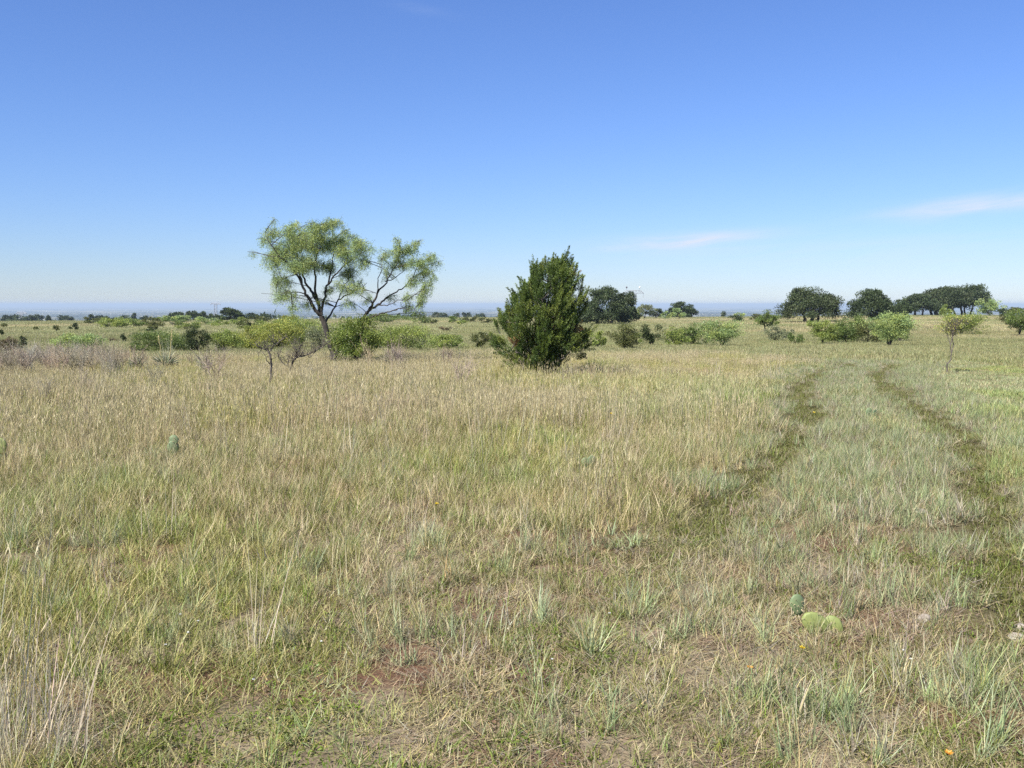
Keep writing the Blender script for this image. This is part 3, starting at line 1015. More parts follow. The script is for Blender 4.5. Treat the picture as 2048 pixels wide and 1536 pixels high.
def mesquite():
    rng = np.random.default_rng(5)
    Y = 28.5
    gx = xat(667, Y); g = gz(gx, Y)
    root = empty('mesquite_tree', (gx, Y, g))
    o = np.array([gx, Y, g])
    def P(px, row, dy=0.0):
        z = zat(row, Y + dy)
        return np.array([xat(px, Y + dy, z), Y + dy, z]) - o
    base = np.array([0, 0, -.12])
    limbs = [
        # points (px, row, depth offset), start radius, end radius
        ([(666, 705, 0), (661, 685, 0), (656, 670, 0), (650, 648, 0), (643, 630, 0)], .125, .10),
        ([(643, 630, 0), (630, 622, -.1), (620, 600, -.2), (612, 588, -.3), (604, 566, -.4), (594, 548, -.5), (577, 527, -.6), (560, 514, -.7), (541, 490, -.8), (530, 465, -.8)], .075, .010),
        ([(604, 566, -.4), (597, 545, .2), (590, 520, .4), (578, 495, .6), (570, 462, .7)], .035, .008),
        ([(643, 630, 0), (636, 607, .2), (625, 586, .3), (616, 572, .4), (605, 552, .5), (597, 528, .7), (590, 500, .8), (588, 465, .9)], .07, .009),
        ([(636, 607, .2), (631, 585, -.1), (631, 560, -.2), (629, 541, -.3), (634, 500, -.3), (630, 470, -.4), (622, 445, -.4)], .06, .008),
        ([(643, 628, 0), (647, 604, .1), (651, 586, .1), (657, 568, 0), (668, 552, -.1), (690, 529, -.2), (711, 515, -.3), (733, 495, -.4)], .055, .008),
        ([(657, 568, 0), (662, 540, .4), (668, 505, .6), (665, 470, .8), (664, 440, .8)], .035, .007),
        ([(650, 648, 0), (666, 620, .5), (677, 600, .7), (690, 592, .8), (705, 586, .9), (722, 575, 1.0), (735, 565, 1.0)], .04, .007),
        ([(677, 600, .7), (690, 570, .9), (705, 548, 1.1), (722, 530, 1.2)], .022, .006),
        ([(612, 588, -.3), (595, 585, -.6), (575, 580, -.8), (560, 590, -.9)], .022, .005),
        ([(594, 548, -.5), (570, 555, -.4), (552, 570, -.3)], .02, .005),
        ([(560, 514, -.7), (535, 512, -.7), (505, 503, -.8)], .015, .004),
    ]
    right = [
        ([(672, 708, -.1), (690, 684, -.2), (708, 660, -.3), (719, 644, -.3), (731, 629, -.3), (739, 616, -.3), (748, 603, -.3), (754, 589, -.3), (771, 563, -.2), (783, 547, -.1), (795, 524, 0), (802, 494, 0)], .085, .008),
        ([(754, 589, -.3), (756, 572, -.4), (757, 555, -.5), (765, 536, -.5), (760, 512, -.5)], .025, .006),
        ([(731, 629, -.3), (740, 621, -.1), (753, 611, 0), (763, 604, .1), (775, 594, .2), (792, 584, .3), (810, 573, .4), (824, 555, .4), (836, 533, .4), (862, 514, .4)], .05, .007),
        ([(810, 573, .4), (828, 570, .5), (848, 565, .6), (858, 580, .6)], .02, .005),
        ([(753, 611, 0), (768, 611, -.4), (785, 607, -.5), (797, 600, -.6), (815, 600, -.6)], .024, .005),
        ([(723, 639, -.3), (738, 636, -.5), (756, 629, -.6), (775, 624, -.7), (792, 619, -.7), (805, 616, -.7), (824, 619, -.7), (840, 628, -.7)], .035, .006),
        ([(771, 563, -.2), (785, 560, .2), (805, 545, .4), (825, 520, .5)], .022, .006),
    ]
    tb = MB()
    lb = [MB(), MB()]
    skel = []
    for li, group in enumerate((limbs, right)):
        for j, (pts, r0, r1) in enumerate(group):
            q = np.array([P(*p) for p in pts])
            if j == 0:
                q = np.concatenate([[base + np.array([.05 * li, -.05 * li, 0])], q])
            r0, r1 = r0 * .78, r1 * .8
            q = wiggle(q, 3, .014, rng)
            (tb if j == 0 and li == 0 else lb[li]).tube(q, np.linspace(r0, r1, len(q)), 6)
            if j > 0 or li == 1:
                skel.append(q[len(q) // 4:])
    SK = np.concatenate(skel)
    cl = [(545, 462, 20, 16, .7), (585, 455, 24, 16, .8), (600, 475, 34, 24, 1), (645, 455, 32, 18, 1), (668, 445, 20, 14, .9), (625, 485, 44, 26, 1.1), (570, 500, 34, 26, 1),
          (545, 520, 24, 26, .8), (672, 485, 32, 28, 1), (605, 525, 44, 26, 1.1), (560, 560, 24, 24, .8), (577, 590, 20, 22, .6), (553, 592, 12, 18, .5), (640, 530, 34, 20, .9),
          (690, 507, 28, 24, .9), (718, 490, 24, 20, .9), (725, 520, 16, 26, .7), (700, 545, 24, 22, .8), (690, 575, 24, 18, .6), (715, 572, 18, 18, .7), (660, 578, 18, 12, .5),
          (612, 606, 20, 12, .4), (505, 505, 7, 5, .25), (588, 612, 14, 14, .4), (737, 598, 13, 14, .4), (700, 604, 18, 14, .4), (530, 480, 12, 20, .5), (620, 448, 14, 10, .4), (547, 443, 5, 6, .2), (640, 600, 16, 14, .3),
          (797, 500, 22, 16, .9), (822, 496, 18, 18, .8), (800, 525, 20, 18, .8), (768, 508, 16, 18, .5), (775, 548, 14, 14, .35), (830, 525, 24, 18, .8), (862, 514, 16, 14, .8), (850, 545, 20, 20, .8),
          (825, 560, 18, 16, .6), (855, 575, 16, 18, .8), (842, 600, 13, 18, .7), (818, 592, 14, 14, .5), (815, 615, 13, 16, .6), (838, 628, 16, 12, .8), (785, 592, 13, 10, .35), (866, 555, 7, 18, .4), (780, 527, 12, 12, .5), (765, 535, 8, 10, .3), (745, 497, 9, 12, .4), (790, 480, 12, 10, .4), (835, 485, 12, 10, .4), (875, 525, 8, 10, .5), (690, 462, 14, 12, .5), (705, 478, 16, 14, .6)]
    LP, LD, LC, n_l = [], [], [], 0
    twb = MB()
    m2p = Y / F
    def bend(s_, e_, lift, k):
        m_ = (s_ + e_) / 2 + np.array([0, 0, lift]) * np.linalg.norm(e_ - s_) + rng.normal(0, .03, 3)
        f = np.linspace(0, 1, k)[:, None]
        return (1 - f) ** 2 * s_ + 2 * f * (1 - f) * m_ + f ** 2 * e_
    for ci, (cx, cy, rx, ry, w) in enumerate(cl):
        left = cx < 745
        for rep in range(2 if left else 1):
            dy = rng.uniform(-1.25, 1.25) if left else rng.uniform(-.75, .75)
            dy *= .55 if rep == 0 else 1.0
            # a branchlet from the nearest limb into the cluster, then twigs off it
            cen = P(cx + rng.normal(0, .15 * rx), cy, dy)
            low = np.where(SK[:, 2] > cen[2] - .12, 1.2, 0)
            s0 = SK[np.argmin(np.linalg.norm(SK - cen, axis=1) + low)]
            br = bend(s0, cen + (cen - s0) * .25, .05, 8)
            twb.tube(br, np.linspace(.013, .005, 8), 4)
            nt = int(w * (rx * ry) / 15 * (1.0 if left else 2.0)) + 2
            for t in range(nt):
                a = unit(rng.normal(size=3)) * rng.uniform(.15, 1) ** .5
                e = P(cx + a[0] * rx * 1.08, cy - a[2] * ry * 1.08, dy) + np.array([0, a[1] * rx * m2p * 1.1, 0])
                s1 = br[np.argmin(np.linalg.norm(br - e, axis=1) + np.where(br[:, 2] > e[2] + .05, .3, 0))]
                q = bend(s1, e, .12, 4)
                twb.tube(q, np.linspace(.0045, .002, 4), 3)
                nl = rng.integers(9, 15)
                tt = rng.uniform(.25, 1.05, nl)[:, None]
                bp = s1 + (e - s1) * tt + np.array([0, 0, .12]) * np.linalg.norm(e - s1) * tt * (1 - tt) * 2 + rng.normal(0, .04, (nl, 3))
                # each compound leaf: a drooping row of leaflets
                ld = rng.normal(0, .5, (nl, 3)); ld[:, 2] -= .85
                ld = unit(ld)
                ln = rng.uniform(.09, .19, nl)[:, None]
                cc = np.array(LEAFCOLS['mesquite'])[rng.integers(0, 3)] * rng.uniform(.8, 1.2)
                for k in range(5):
                    pos = bp + ld * ln * (k + .5) / 5
                    sd = unit(np.cross(ld, rng.normal(size=(nl, 3)))) * (1 if k % 2 else -1) + ld * .6
                    LP.append(pos); LD.append(sd); LC.append(cc * rng.uniform(.8, 1.25, (nl, 1)))
    LP, LD, LC = np.concatenate(LP), np.concatenate(LD), np.concatenate(LC)
    crown = MB()
    crown.leaves(LP, LD, rng.uniform(.032, .054, len(LP)), rng.uniform(.009, .015, len(LP)), rng, LC)
    t = tb.build('trunk', M_BARK, root, True)
    lb[0].build('limb', M_BARK, root, True)
    lb[1].build('limb', M_BARK, root, True)
    c = crown.build('crown', M_LEAF, root)
    tag(twb.build('twig', M_BARK, c), kind='stuff')
    tag(root, 'tall airy light green mesquite tree with two leaning trunks beside the leafy bush', 'tree')
    print('mesquite leaves', len(LP))


def juniper():
    rng = np.random.default_rng(8)
    Y = 22.3
    gx = xat(1082, Y); g = gz(gx, Y)
    root = empty('juniper_tree', (gx, Y, g))
    o = np.array([gx, Y, g])
    pm = Y / F
    def P(px, row, dy=0.0):
        z = zat(row, Y + dy)
        return np.array([xat(px, Y + dy, z), Y + dy, z]) - o
    rows = [508, 530, 556, 580, 600, 622, 645, 668, 690, 708, 725, 742]
    lef = [1109, 1102, 1062, 1046, 1030, 1009, 999, 1004, 1008, 1022, 1041, 1052]
    rig = [1120, 1132, 1140, 1152, 1160, 1160, 1158, 1160, 1157, 1144, 1124, 1106]
    LP, LD, LC, LL = [], [], [], []
    wood = MB()
    stems = []
    for px, row, dy, r in ((1110, 540, 0, .05), (1075, 590, .3, .04), (1140, 585, -.2, .04), (1035, 630, -.3, .035), (1155, 620, .4, .035), (1085, 600, -.6, .04), (1010, 660, .2, .03), (1150, 690, -.4, .035), (1100, 620, .7, .04), (1020, 700, -.3, .025), (1165, 680, .1, .028)):
        b = np.array([rng.normal(0, .10), rng.normal(0, .10), -.1])
        e = P(px, row, dy)
        m = b * .5 + e * .5 + np.array([-.15 * (e[0] - b[0]), -.15 * e[1], .05])
        f = np.linspace(0, 1, 9)[:, None]
        q = (1 - f) ** 2 * b + 2 * f * (1 - f) * m + f ** 2 * e + rng.normal(0, .012, (9, 3))
        wood.tube(q, np.linspace(r, .008, 9), 6)
        stems.append(q[2:])
    SK = np.concatenate(stems)
    cols = np.array(((.076, .118, .030), (.098, .138, .033), (.060, .096, .026), (.115, .148, .038)))
    def spray(base, d, ln, wd, nl, cc):
        d = d / np.linalg.norm(d)
        t = rng.uniform(0, 1, nl) ** .8
        wloc = wd * (1.05 - t) ** .75 * (.35 + .65 * np.minimum(1, t * 4))
        off = rng.normal(0, .5, (nl, 3)); off -= (off @ d)[:, None] * d
        p = base + d * (t * ln)[:, None] + off * wloc[:, None]
        p[:, 2] += .04 * t
        dr = d * .9 + unit(off) * .55 + rng.normal(0, .25, (nl, 3)); dr[:, 2] += .25
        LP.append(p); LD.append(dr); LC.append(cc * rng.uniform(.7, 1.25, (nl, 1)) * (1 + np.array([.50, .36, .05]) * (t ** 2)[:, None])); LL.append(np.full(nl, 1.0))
    R = np.array(rows, float)
    def place_pt(row, a, rad):
        l = np.interp(row, R, lef); r_ = np.interp(row, R, rig)
        cx, hw = (l + r_) / 2, (r_ - l) / 2
        px = cx + math.cos(a) * hw * rad
        return px, P(px, row, math.sin(a) * hw * pm * rad * .9)
    for i in range(300):
        row = 528 + 206 * rng.uniform(0, 1) ** .85
        a = rng.uniform(0, 2 * np.pi)
        inner = rng.uniform() < .28
        rad = rng.uniform(.15, .6) if inner else rng.uniform(.62, .9)
        px, b = place_pt(row + 12, a, rad)
        if 1116 < px < 1150 and 686 < row < 730 and rng.uniform() < .9: continue
        if 1012 < px < 1046 and 682 < row < 702 and rng.uniform() < .5: continue
        if row > 722 and rng.uniform() < .3: continue
        outv = np.array([math.cos(a), math.sin(a), 0]) * rad
        lowk = np.clip((row - 640) / 100, 0, 1)
        d = outv * (.5 + .65 * lowk) + np.array([.16, 0, 1.05 - .6 * lowk])
        cc = cols[rng.integers(4)]
        if rng.uniform() < .02: cc = np.array((.20, .13, .06))
        s = SK[np.argmin(np.linalg.norm(SK - b, axis=1) + np.where(SK[:, 2] > b[2], .4, 0))]
        wood.tube(np.array([s, (s + b) / 2 + np.array([0, 0, -.02]), b]), [.014, .010, .005], 4)
        big = rng.uniform(.75, 1.2)
        for k in range(7):
            bb = b + rng.normal(0, .055, 3) * big
            dd = d + rng.normal(0, .24, 3)
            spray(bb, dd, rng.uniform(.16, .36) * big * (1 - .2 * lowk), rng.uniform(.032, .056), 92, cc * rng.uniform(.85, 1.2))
    for (px, row, dy, ox, oz) in ((1150, 694, -.3, .8, .5), (1160, 686, -.1, 1.0, .6), (1146, 704, -.4, .7, .3), (1158, 700, .1, .9, .2), (1140, 690, -.5, .6, .7), (1165, 678, 0, .8, .8), (1152, 712, -.2, .6, .1), (1010, 692, -.2, -.9, .4), (1004, 700, 0, -1, .3),
                                  (1020, 710, -.3, -.8, .2), (1030, 722, -.2, -.7, .2), (1060, 735, -.5, -.2, .5), (1075, 730, -.6, .1, .6), (1100, 738, -.4, .3, .5), (1040, 728, -.4, -.5, .4), (1120, 545, 0, .3, 1.2), (1112, 540, .2, .1, 1.2), (1128, 560, -.2, .35, 1.2)):
        b = P(px, row, dy)
        cc = cols[rng.integers(4)]
        for k in range(9):
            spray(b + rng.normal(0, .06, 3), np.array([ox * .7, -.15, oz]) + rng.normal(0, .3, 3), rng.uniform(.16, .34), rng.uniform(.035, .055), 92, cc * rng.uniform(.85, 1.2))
    # named spires of the outline: tip, length in px
    for tx, ty, bx, by, dy, w in ((1139, 496, 1118, 560, 0, .06), (1126, 512, 1112, 570, .1, .085), (1107, 510, 1101, 575, -.1, .06), (1145, 522, 1124, 580, .1, .06), (1155, 530, 1134, 580, -.1, .05), (1157, 553, 1136, 600, .2, .06), (1069, 550, 1072, 610, 0, .07),
                                  (1049, 563, 1052, 620, .1, .06), (1084, 554, 1084, 610, -.2, .08), (1166, 556, 1158, 610, 0, .06), (1178, 576, 1160, 612, -.1, .05), (1024, 596, 1032, 640, .1, .06), (1033, 606, 1040, 645, -.2, .06), (997, 620, 1006, 660, 0, .06),
                                  (988, 642, 1000, 668, -.1, .06), (989, 682, 1006, 698, .1, .05), (1182, 666, 1158, 690, 0, .08), (1172, 660, 1156, 688, -.2, .08), (1060, 580, 1062, 620, -.3, .08), (1176, 598, 1158, 635, .2, .06), (1012, 608, 1022, 640, 0, .05)):
        a, b = P(bx, by, dy), P(tx, ty, dy)
        ln = np.linalg.norm(b - a)
        cc = cols[rng.integers(4)]
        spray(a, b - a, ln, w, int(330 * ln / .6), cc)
        for k in range(5):
            f = rng.uniform(.1, .7)
            spray(a + (b - a) * f, (b - a) / ln + rng.normal(0, .35, 3), ln * .35, .04, 60, cc)
        wood.tube(np.array([a, (a + b) / 2 + rng.normal(0, .015, 3), b]), [.012, .007, .003], 4)
    for i in range(34):
        row = rng.uniform(560, 700); a = rng.uniform(0, 2 * np.pi)
        if i % 2: a = rng.choice([0, np.pi]) + rng.normal(0, .5)
        px, b = place_pt(row, a, .82)
        d = np.array([math.cos(a) * .75 + .12, math.sin(a) * .75, rng.uniform(.5, 1.2)])
        cc = cols[rng.integers(4)]
        spray(b, d, rng.uniform(.34, .58), .045, 190, cc)
    # bare grey branches low down
    for (x0, r0, x1, r1, dy) in ((1090, 735, 1135, 708, -.5), (1085, 738, 1128, 715, -.6), (1066, 712, 1044, 690, -.5), (1070, 722, 1030, 700, -.6), (1096, 705, 1122, 690, -.4), (1060, 730, 1020, 712, -.3)):
        a, b = P(x0, r0, dy * .2), P(x1, r1, dy)
        wood.tube(wiggle([a, (a + b) / 2, b], 3, .008, rng), np.linspace(.017, .008, 7), 5)
    LP, LD, LC = np.concatenate(LP), np.concatenate(LD), np.concatenate(LC)
    cr = MB()
    cr.leaves(LP, LD, rng.uniform(.028, .055, len(LP)), rng.uniform(.008, .014, len(LP)), rng, LC)
    wood.build('trunk', M_DEAD, root, True)
    cr.build('crown', leaf_mat('juniper_leaf', transl=.14, gloss=.02), root)
    tag(root, 'dense spiky dark green juniper standing alone in the tall dry grass', 'tree')
    print('juniper leaves', len(LP))


def oak(px, y, w_px, top, label, trunks, kind='oak', base_row=None, seed=1, group=None, low=.28, H=None, n_mul=1.0, name='oak_tree', depth=.85):
    """a live oak: several splayed trunks under a wide, low domed crown"""
    rng = np.random.default_rng(seed)
    x = xat(px, y); g = gz(x, y)
    if H is None: H = zat(top, y) - g
    x = xat(px, y, g)
    W = w_px * y / F; D = W * depth
    pm = y / 963.0
    root = empty(name, (x, y, g))
    area = (w_px / 2) * (H / pm)
    nc = int(np.clip(area / 13, 26, 150))
    # clumps over the dome, flat-bottomed, with low hanging edges
    u = unit(rng.normal(size=(nc, 3))); u[:, 2] = np.abs(u[:, 2])
    rr = rng.uniform(.45, 1, nc) ** .4
    ang = np.arctan2(u[:, 1], u[:, 0])
    lump = (1 + .14 * np.sin(2 * ang + rng.uniform(0, 6)) + .10 * np.sin(5 * ang + rng.uniform(0, 6))) * rng.uniform(.85, 1.12, nc)
    u[:, 2] *= 1 + .16 * np.sin(3 * u[:, 0] + rng.uniform(0, 6)) + rng.uniform(-.12, .08, nc)
    C = np.stack([u[:, 0] * W * .46 * rr * lump, u[:, 1] * D * .46 * rr * lump, H * (low + (.94 - low) * u[:, 2] * rr)], 1)
    C[:, 2] = np.minimum(C[:, 2], np.percentile(C[:, 2], 96) * (1 + .03 * rng.uniform(0, 1, nc)))
    edge = np.hypot(C[:, 0] / W, C[:, 1] / D) * 2
    C[:, 2] -= H * .09 * sstep(.6, 1, edge) * rng.uniform(0, 1.3, nc)
    C[:, 2] = np.maximum(C[:, 2], H * min(.2, low))
    n = int(np.clip(area * 13 * n_mul, 1500, 22000))
    k = rng.integers(0, nc, n)
    R = np.array([.095 * W, .095 * D, .065 * H + .02 * W]) * rng.uniform(.5, 1.3, (nc, 1))
    off = unit(rng.normal(size=(n, 3))) * rng.uniform(0, 1, (n, 1)) ** .4 * 1.2
    P = C[k] + off * R[k]
    P[:, 2] = np.maximum(P[:, 2], H * .06)
    P[:, 2] *= H / np.percentile(P[:, 2], 99.2)
    L = max(.08, 1.7 * pm)
    Dd = unit(off) * .6 + rng.normal(0, .6, (n, 3)); Dd[:, 2] += .3
    c = leafcol(kind, n, rng, k)
    mb = MB(); mb.leaves(P, Dd, L * rng.uniform(.6, 1.3, n), L * .5 * rng.uniform(.7, 1.3, n), rng, c)
    for (tx, r) in trunks:
        tb = MB()
        bx = tx * W
        b = np.array([bx * .75, rng.normal(0, .04) * W, -.1])
        cand = C[np.argsort(np.abs(C[:, 0] - bx * 2.0) + rng.uniform(0, .3 * W, nc))[:4]]
        f = np.array([bx * 1.05, b[1], H * (low + .02)]) + np.array([rng.normal(0, .02) * W, 0, 0])
        q = wiggle([b, (b + f) / 2 + np.array([rng.normal(0, .012) * W, 0, 0]), f], 3, .006 * W, rng)
        tb.tube(q, np.linspace(r * 1.15, r * .7, len(q)), 7)
        for cnd in cand:
            q = wiggle([f, (f + cnd) / 2 + np.array([0, 0, .05 * H]), cnd], 3, .008 * W, rng)
            tb.tube(q, np.linspace(r * .62, r * .12, len(q)), 5)
        tb.build('trunk', M_BARK, root, True)
    mb.build('crown', M_OAK, root)
    tag(root, label, 'tree', group)
    return root


mesquite()
juniper()


def ydist(px, row, y0=36.0, y1=520.0):
    """distance at which the ground under photo column px shows on a given row"""
    ys = np.linspace(y0, y1, 4000)
    xs = xat(px, ys, -1.5)
    z = ground_z(xs, ys)
    zc = ys * CP - (z - CH) * SP
    r = 768 - F * (ys * SP + (z - CH) * CP) / zc
    k = np.where(r <= row)[0]
    return float(ys[k[0]]) if len(k) else y1


def shrub(px, base, w, top, kind, label, **kw):
    return plant(kw.pop('name', 'shrub'), px, ydist(px, base), w, top, kind, label=label, cat=kw.pop('cat', 'shrub'), **kw)


# the leafy bush under the mesquite
plant('bush', 712, 28.0, 100, 637, 'bush', 'round', .05, 1.6, 'rounded leafy green bush growing against the mesquite trunk', seed=3, cr=.24, trunks=6, leafk=1.25, depth=.8)

# ---- live oaks
oak(1622, ydist(1622, 644), 130, 579, 'wide brown green oak with several trunks, leftmost of the right hand oaks', ((-.10, .30), (-.02, .26), (.04, .30), (.13, .26)), 'oakbrown', seed=21, low=.20)
oak(1745, ydist(1745, 642), 98, 582, 'round dark green oak with one forked trunk, second of the right hand oaks', ((-.02, .32), (.05, .24)), 'oak', seed=22, low=.15)
oak(1838, ydist(1838, 631), 98, 591, 'low left hand oak of the flat topped skyline grove', ((-.30, .30), (-.10, .34), (.10, .26)), 'oak', seed=23, low=.34)
oak(1884, ydist(1884, 631) + 6, 116, 577, 'thick trunked middle oak of the skyline grove with rusty dead foliage', ((-.22, .40), (-.12, .55), (.02, .40), (.2, .34)), 'oakbrown', seed=24, low=.38)
oak(1930, ydist(1930, 631) + 10, 94, 573, 'tallest right hand oak of the skyline grove', ((-.30, .30), (-.12, .36), (.02, .3), (.16, .3)), 'oak', seed=25, low=.34)
oak(1800, ydist(1800, 640), 44, 607, 'small bushy oak crown tucked between the round oak and the grove', ((0, .16),), 'oak', seed=26, low=.1)
oak(1207, ydist(1207, 648), 104, 578, 'large grey green oak partly hidden by the juniper', ((-.14, .34), (.18, .26)), 'oak', seed=27, low=.12)
oak(1250, ydist(1250, 645), 56, 588, 'narrower ragged oak right of the one behind the juniper', ((-.06, .26), (.1, .2)), 'oakbrown', seed=28, low=.08)
oak(1365, ydist(1365, 635), 60, 606, 'small domed dark oak alone on the skyline left of centre right', ((0, .3), (.1, .2)), 'oak', seed=29, low=.1)
oak(461, ydist(461, 641), 62, 618, 'round dark oak on the left skyline', ((0, .3), (.1, .25)), 'dark', seed=30, low=.08)
for i, (px, w, top, lb) in enumerate(((352, 44, 626, 'leftmost tree of the dark row on the left skyline'), (386, 36, 624, 'second tree of the dark row on the left skyline'), (413, 34, 625, 'third tree of the dark row on the left skyline'),
                                      (506, 34, 628, 'small dark tree on the skyline right of the round oak'), (532, 30, 630, 'low dark tree on the skyline just left of the mesquite crown'))):
    oak(px, 400 + 12 * i, w, top, lb, ((0, .25),), 'dark', seed=40 + i, low=.1, group='dark trees on the left skyline', depth=1.1)

# ---- shrubs and small trees right of the juniper
shrub(1290, 637, 46, 611, 'grey', 'pale grey green tree between the ragged oak and the domed oak', shape='round', stem=.15, cat='tree', name='small_tree')
shrub(1313, 637, 34, 619, 'dark', 'dark low tree crown between the pale tree and the domed oak', stem=.05, cat='tree', name='small_tree')
shrub(1272, 637, 26, 622, 'bright', 'small bright bush at the foot of the ragged oak', stem=.05)
shrub(1335, 638, 26, 624, 'mesquite', 'small yellow green bush left of the domed skyline oak', stem=.05)
shrub(1359, 638, 24, 618, 'mesquite', 'pale yellow green bush before the domed skyline oak', stem=.08)
shrub(1447, 632, 8, 624, 'dark', 'tiny dark tree alone on the skyline against the blue distance', stem=.3, cat='tree', name='small_tree')
shrub(1467, 643, 30, 631, 'dark', 'low dark bush below the tiny skyline tree', stem=.02, shape='dome')
shrub(1480, 634, 22, 627, 'mesquite', 'pale low bush on the skyline behind the dark bush', stem=.05)
shrub(1531, 663, 46, 624, 'green', 'small round tree with a bare trunk left of the wide oak', shape='round', stem=.28, cat='tree', name='small_tree', trunks=1, trunk_r=.10)
shrub(1512, 640, 24, 629, 'olive', 'olive bush behind the small round tree', stem=.05)
shrub(1552, 683, 44, 654, 'grey', 'thin grey green bush below the small round tree', shape='vase', stem=.15, dens=.7)
shrub(1589, 688, 30, 667, 'green', 'compact green bush below the wide oak', shape='dome', stem=.02)
shrub(1570, 679, 34, 660, 'grey', 'sparse grey bush just left of the compact green bush', shape='vase', stem=.1, dens=.5)
shrub(1645, 690, 54, 643, 'bright', 'light green bush with thin trunks before the wide oak', shape='vase', stem=.22, trunks=5)
shrub(1692, 687, 62, 640, 'green', 'dense mid green bush, middle of the clump before the round oak', stem=.06)
shrub(1668, 686, 40, 655, 'bright', 'low pale bush filling the left of the clump before the round oak', stem=.03)
shrub(1738, 687, 62, 646, 'olive', 'olive brown bush in the clump below the round oak', stem=.05)
shrub(1712, 684, 30, 634, 'green', 'upright dark green bush rising in the clump before the round oak', stem=.04, shape='vase')
shrub(1781, 693, 92, 629, 'mesquite', 'spreading small mesquite with a short dark forked trunk', shape='vase', stem=.20, trunks=3, cat='tree', name='small_tree', trunk_r=.07)
shrub(1800, 684, 40, 636, 'green', 'green bush close behind the spreading small mesquite', stem=.1)
shrub(1922, 669, 88, 628, 'bright', 'broad pale green bush below the skyline grove', shape='round', stem=.04)
shrub(1890, 634, 26, 611, 'bright', 'small bright bush among the trunks of the skyline grove', stem=.05)
shrub(1979, 632, 54, 600, 'mesquite', 'rounded light green tree right of the skyline grove', stem=.08, cat='tree', name='small_tree')
shrub(2022, 651, 46, 618, 'olive', 'olive brown bush at the right edge below the skyline', stem=.05)
shrub(2040, 673, 60, 621, 'green', 'green bush with thin stems at the right edge', shape='vase', stem=.22, dens=.8)
shrub(2022, 633, 50, 617, 'dark', 'dark distant bush on the skyline at the right edge', stem=.02)
shrub(1248, 700, 62, 650, 'olive', 'dark olive bush just right of the juniper', stem=.04)
shrub(1303, 692, 42, 652, 'dark', 'dark upright bush right of the olive bush', stem=.04, shape='vase')
shrub(1350, 692, 54, 656, 'bright', 'yellow green bush between two dark bushes', stem=.04)
shrub(1386, 691, 58, 650, 'green', 'deep green bush left of the bright bush', stem=.04)
shrub(1442, 694, 84, 643, 'mesquite', 'broad bright yellow green bush at the meadow edge', shape='vase', stem=.10)
shrub(1272, 690, 30, 668, 'bright', 'small bright bush between the olive bush and the dark upright bush', stem=.04)
shrub(1195, 696, 40, 664, 'bright', 'low green bush peeping out right of the juniper', stem=.04)

# ---- centre, between mesquite and juniper
shrub(800, 704, 116, 654, 'bright', 'broad feathery green bush right of the mesquite', shape='vase', stem=.06, trunks=9)
shrub(752, 700, 52, 664, 'green', 'green bush between the leafy bush and the feathery bush', stem=.04)
shrub(838, 700, 40, 676, 'grey', 'thin pale twiggy bush right of the feathery bush', shape='vase', stem=.08, dens=.4, trunks=9)
shrub(885, 700, 76, 671, 'bright', 'low bright green bush midway between mesquite and juniper', stem=.03)
shrub(905, 698, 40, 672, 'green', 'low dark green bush behind the low bright bush', stem=.03)
shrub(962, 698, 36, 666, 'olive', 'small olive bush left of the juniper', stem=.04)
shrub(984, 697, 26, 668, 'green', 'small green bush tucked against the left of the juniper', stem=.04)
shrub(889, 662, 26, 655, 'brown', 'low dark brown thicket in the far field left of the juniper', shape='dome', stem=.02)
for i, (px, w, top, base, kind, lb) in enumerate(((770, 90, 629, 645, 'green', 'wide green thicket far behind the feathery bush'), (842, 40, 636, 646, 'green', 'small thicket far off under the right mesquite branch'), (905, 26, 634, 646, 'green', 'small green bush far off in the middle of the open field'),
                                                  (922, 24, 642, 650, 'bright', 'bright small bush far off in the open field'), (940, 34, 633, 644, 'olive', 'olive bush far off on the field skyline'), (968, 30, 636, 646, 'olive', 'olive bush far off just left of the juniper crown'), (862, 30, 640, 648, 'olive', 'faint olive bush far off in the field below the skyline'))):
    shrub(px, base, w, top, kind, lb, stem=.03, group='far bushes of the open field')

# ---- left of the mesquite
shrub(600, 690, 96, 640, 'bright', 'tall feathery green thicket behind the mesquite trunk', shape='vase', stem=.05, trunks=8)
shrub(555, 697, 96, 645, 'yellow', 'yellowing thicket behind the bare sapling', shape='vase', stem=.05, trunks=8)
shrub(505, 700, 84, 655, 'yellow', 'yellow green thicket left of the bare sapling', shape='round', stem=.04, trunks=6)
shrub(576, 664, 44, 632, 'yellow', 'golden leafed small tree on the rise behind the thicket', shape='round', stem=.15, cat='tree', name='small_tree')
shrub(640, 698, 60, 652, 'grey', 'sparse grey brown thicket left of the mesquite trunk', shape='vase', stem=.06, dens=.5, trunks=9)
shrub(540, 668, 60, 641, 'bright', 'bright thicket farther back above the yellow green thicket', stem=.04)
shrub(505, 664, 50, 640, 'olive', 'olive thicket farther back left of the golden tree', stem=.04)
shrub(448, 705, 66, 662, 'bright', 'yellow green bush right of the dark conical bush', stem=.04)
shrub(470, 700, 44, 668, 'yellow', 'small yellow bush before the yellow green thicket', stem=.04)
shrub(394, 706, 48, 656, 'dark', 'dark conical bush left of centre', shape='round', stem=.04)
shrub(318, 706, 104, 664, 'green', 'broad mid green bush behind the flowering yuccas', stem=.03)
shrub(276, 706, 34, 687, 'dark', 'low dark bush at the left foot of the broad green bush', stem=.02, shape='dome')
shrub(365, 704, 50, 672, 'olive', 'olive bush between the broad green bush and the dark conical bush', stem=.03)
shrub(155, 703, 106, 669, 'mesquite', 'wide pale yellow green bush at the left', shape='round', stem=.04)
shrub(18, 705, 46, 676, 'brown', 'brown green bush at the left edge', stem=.04)
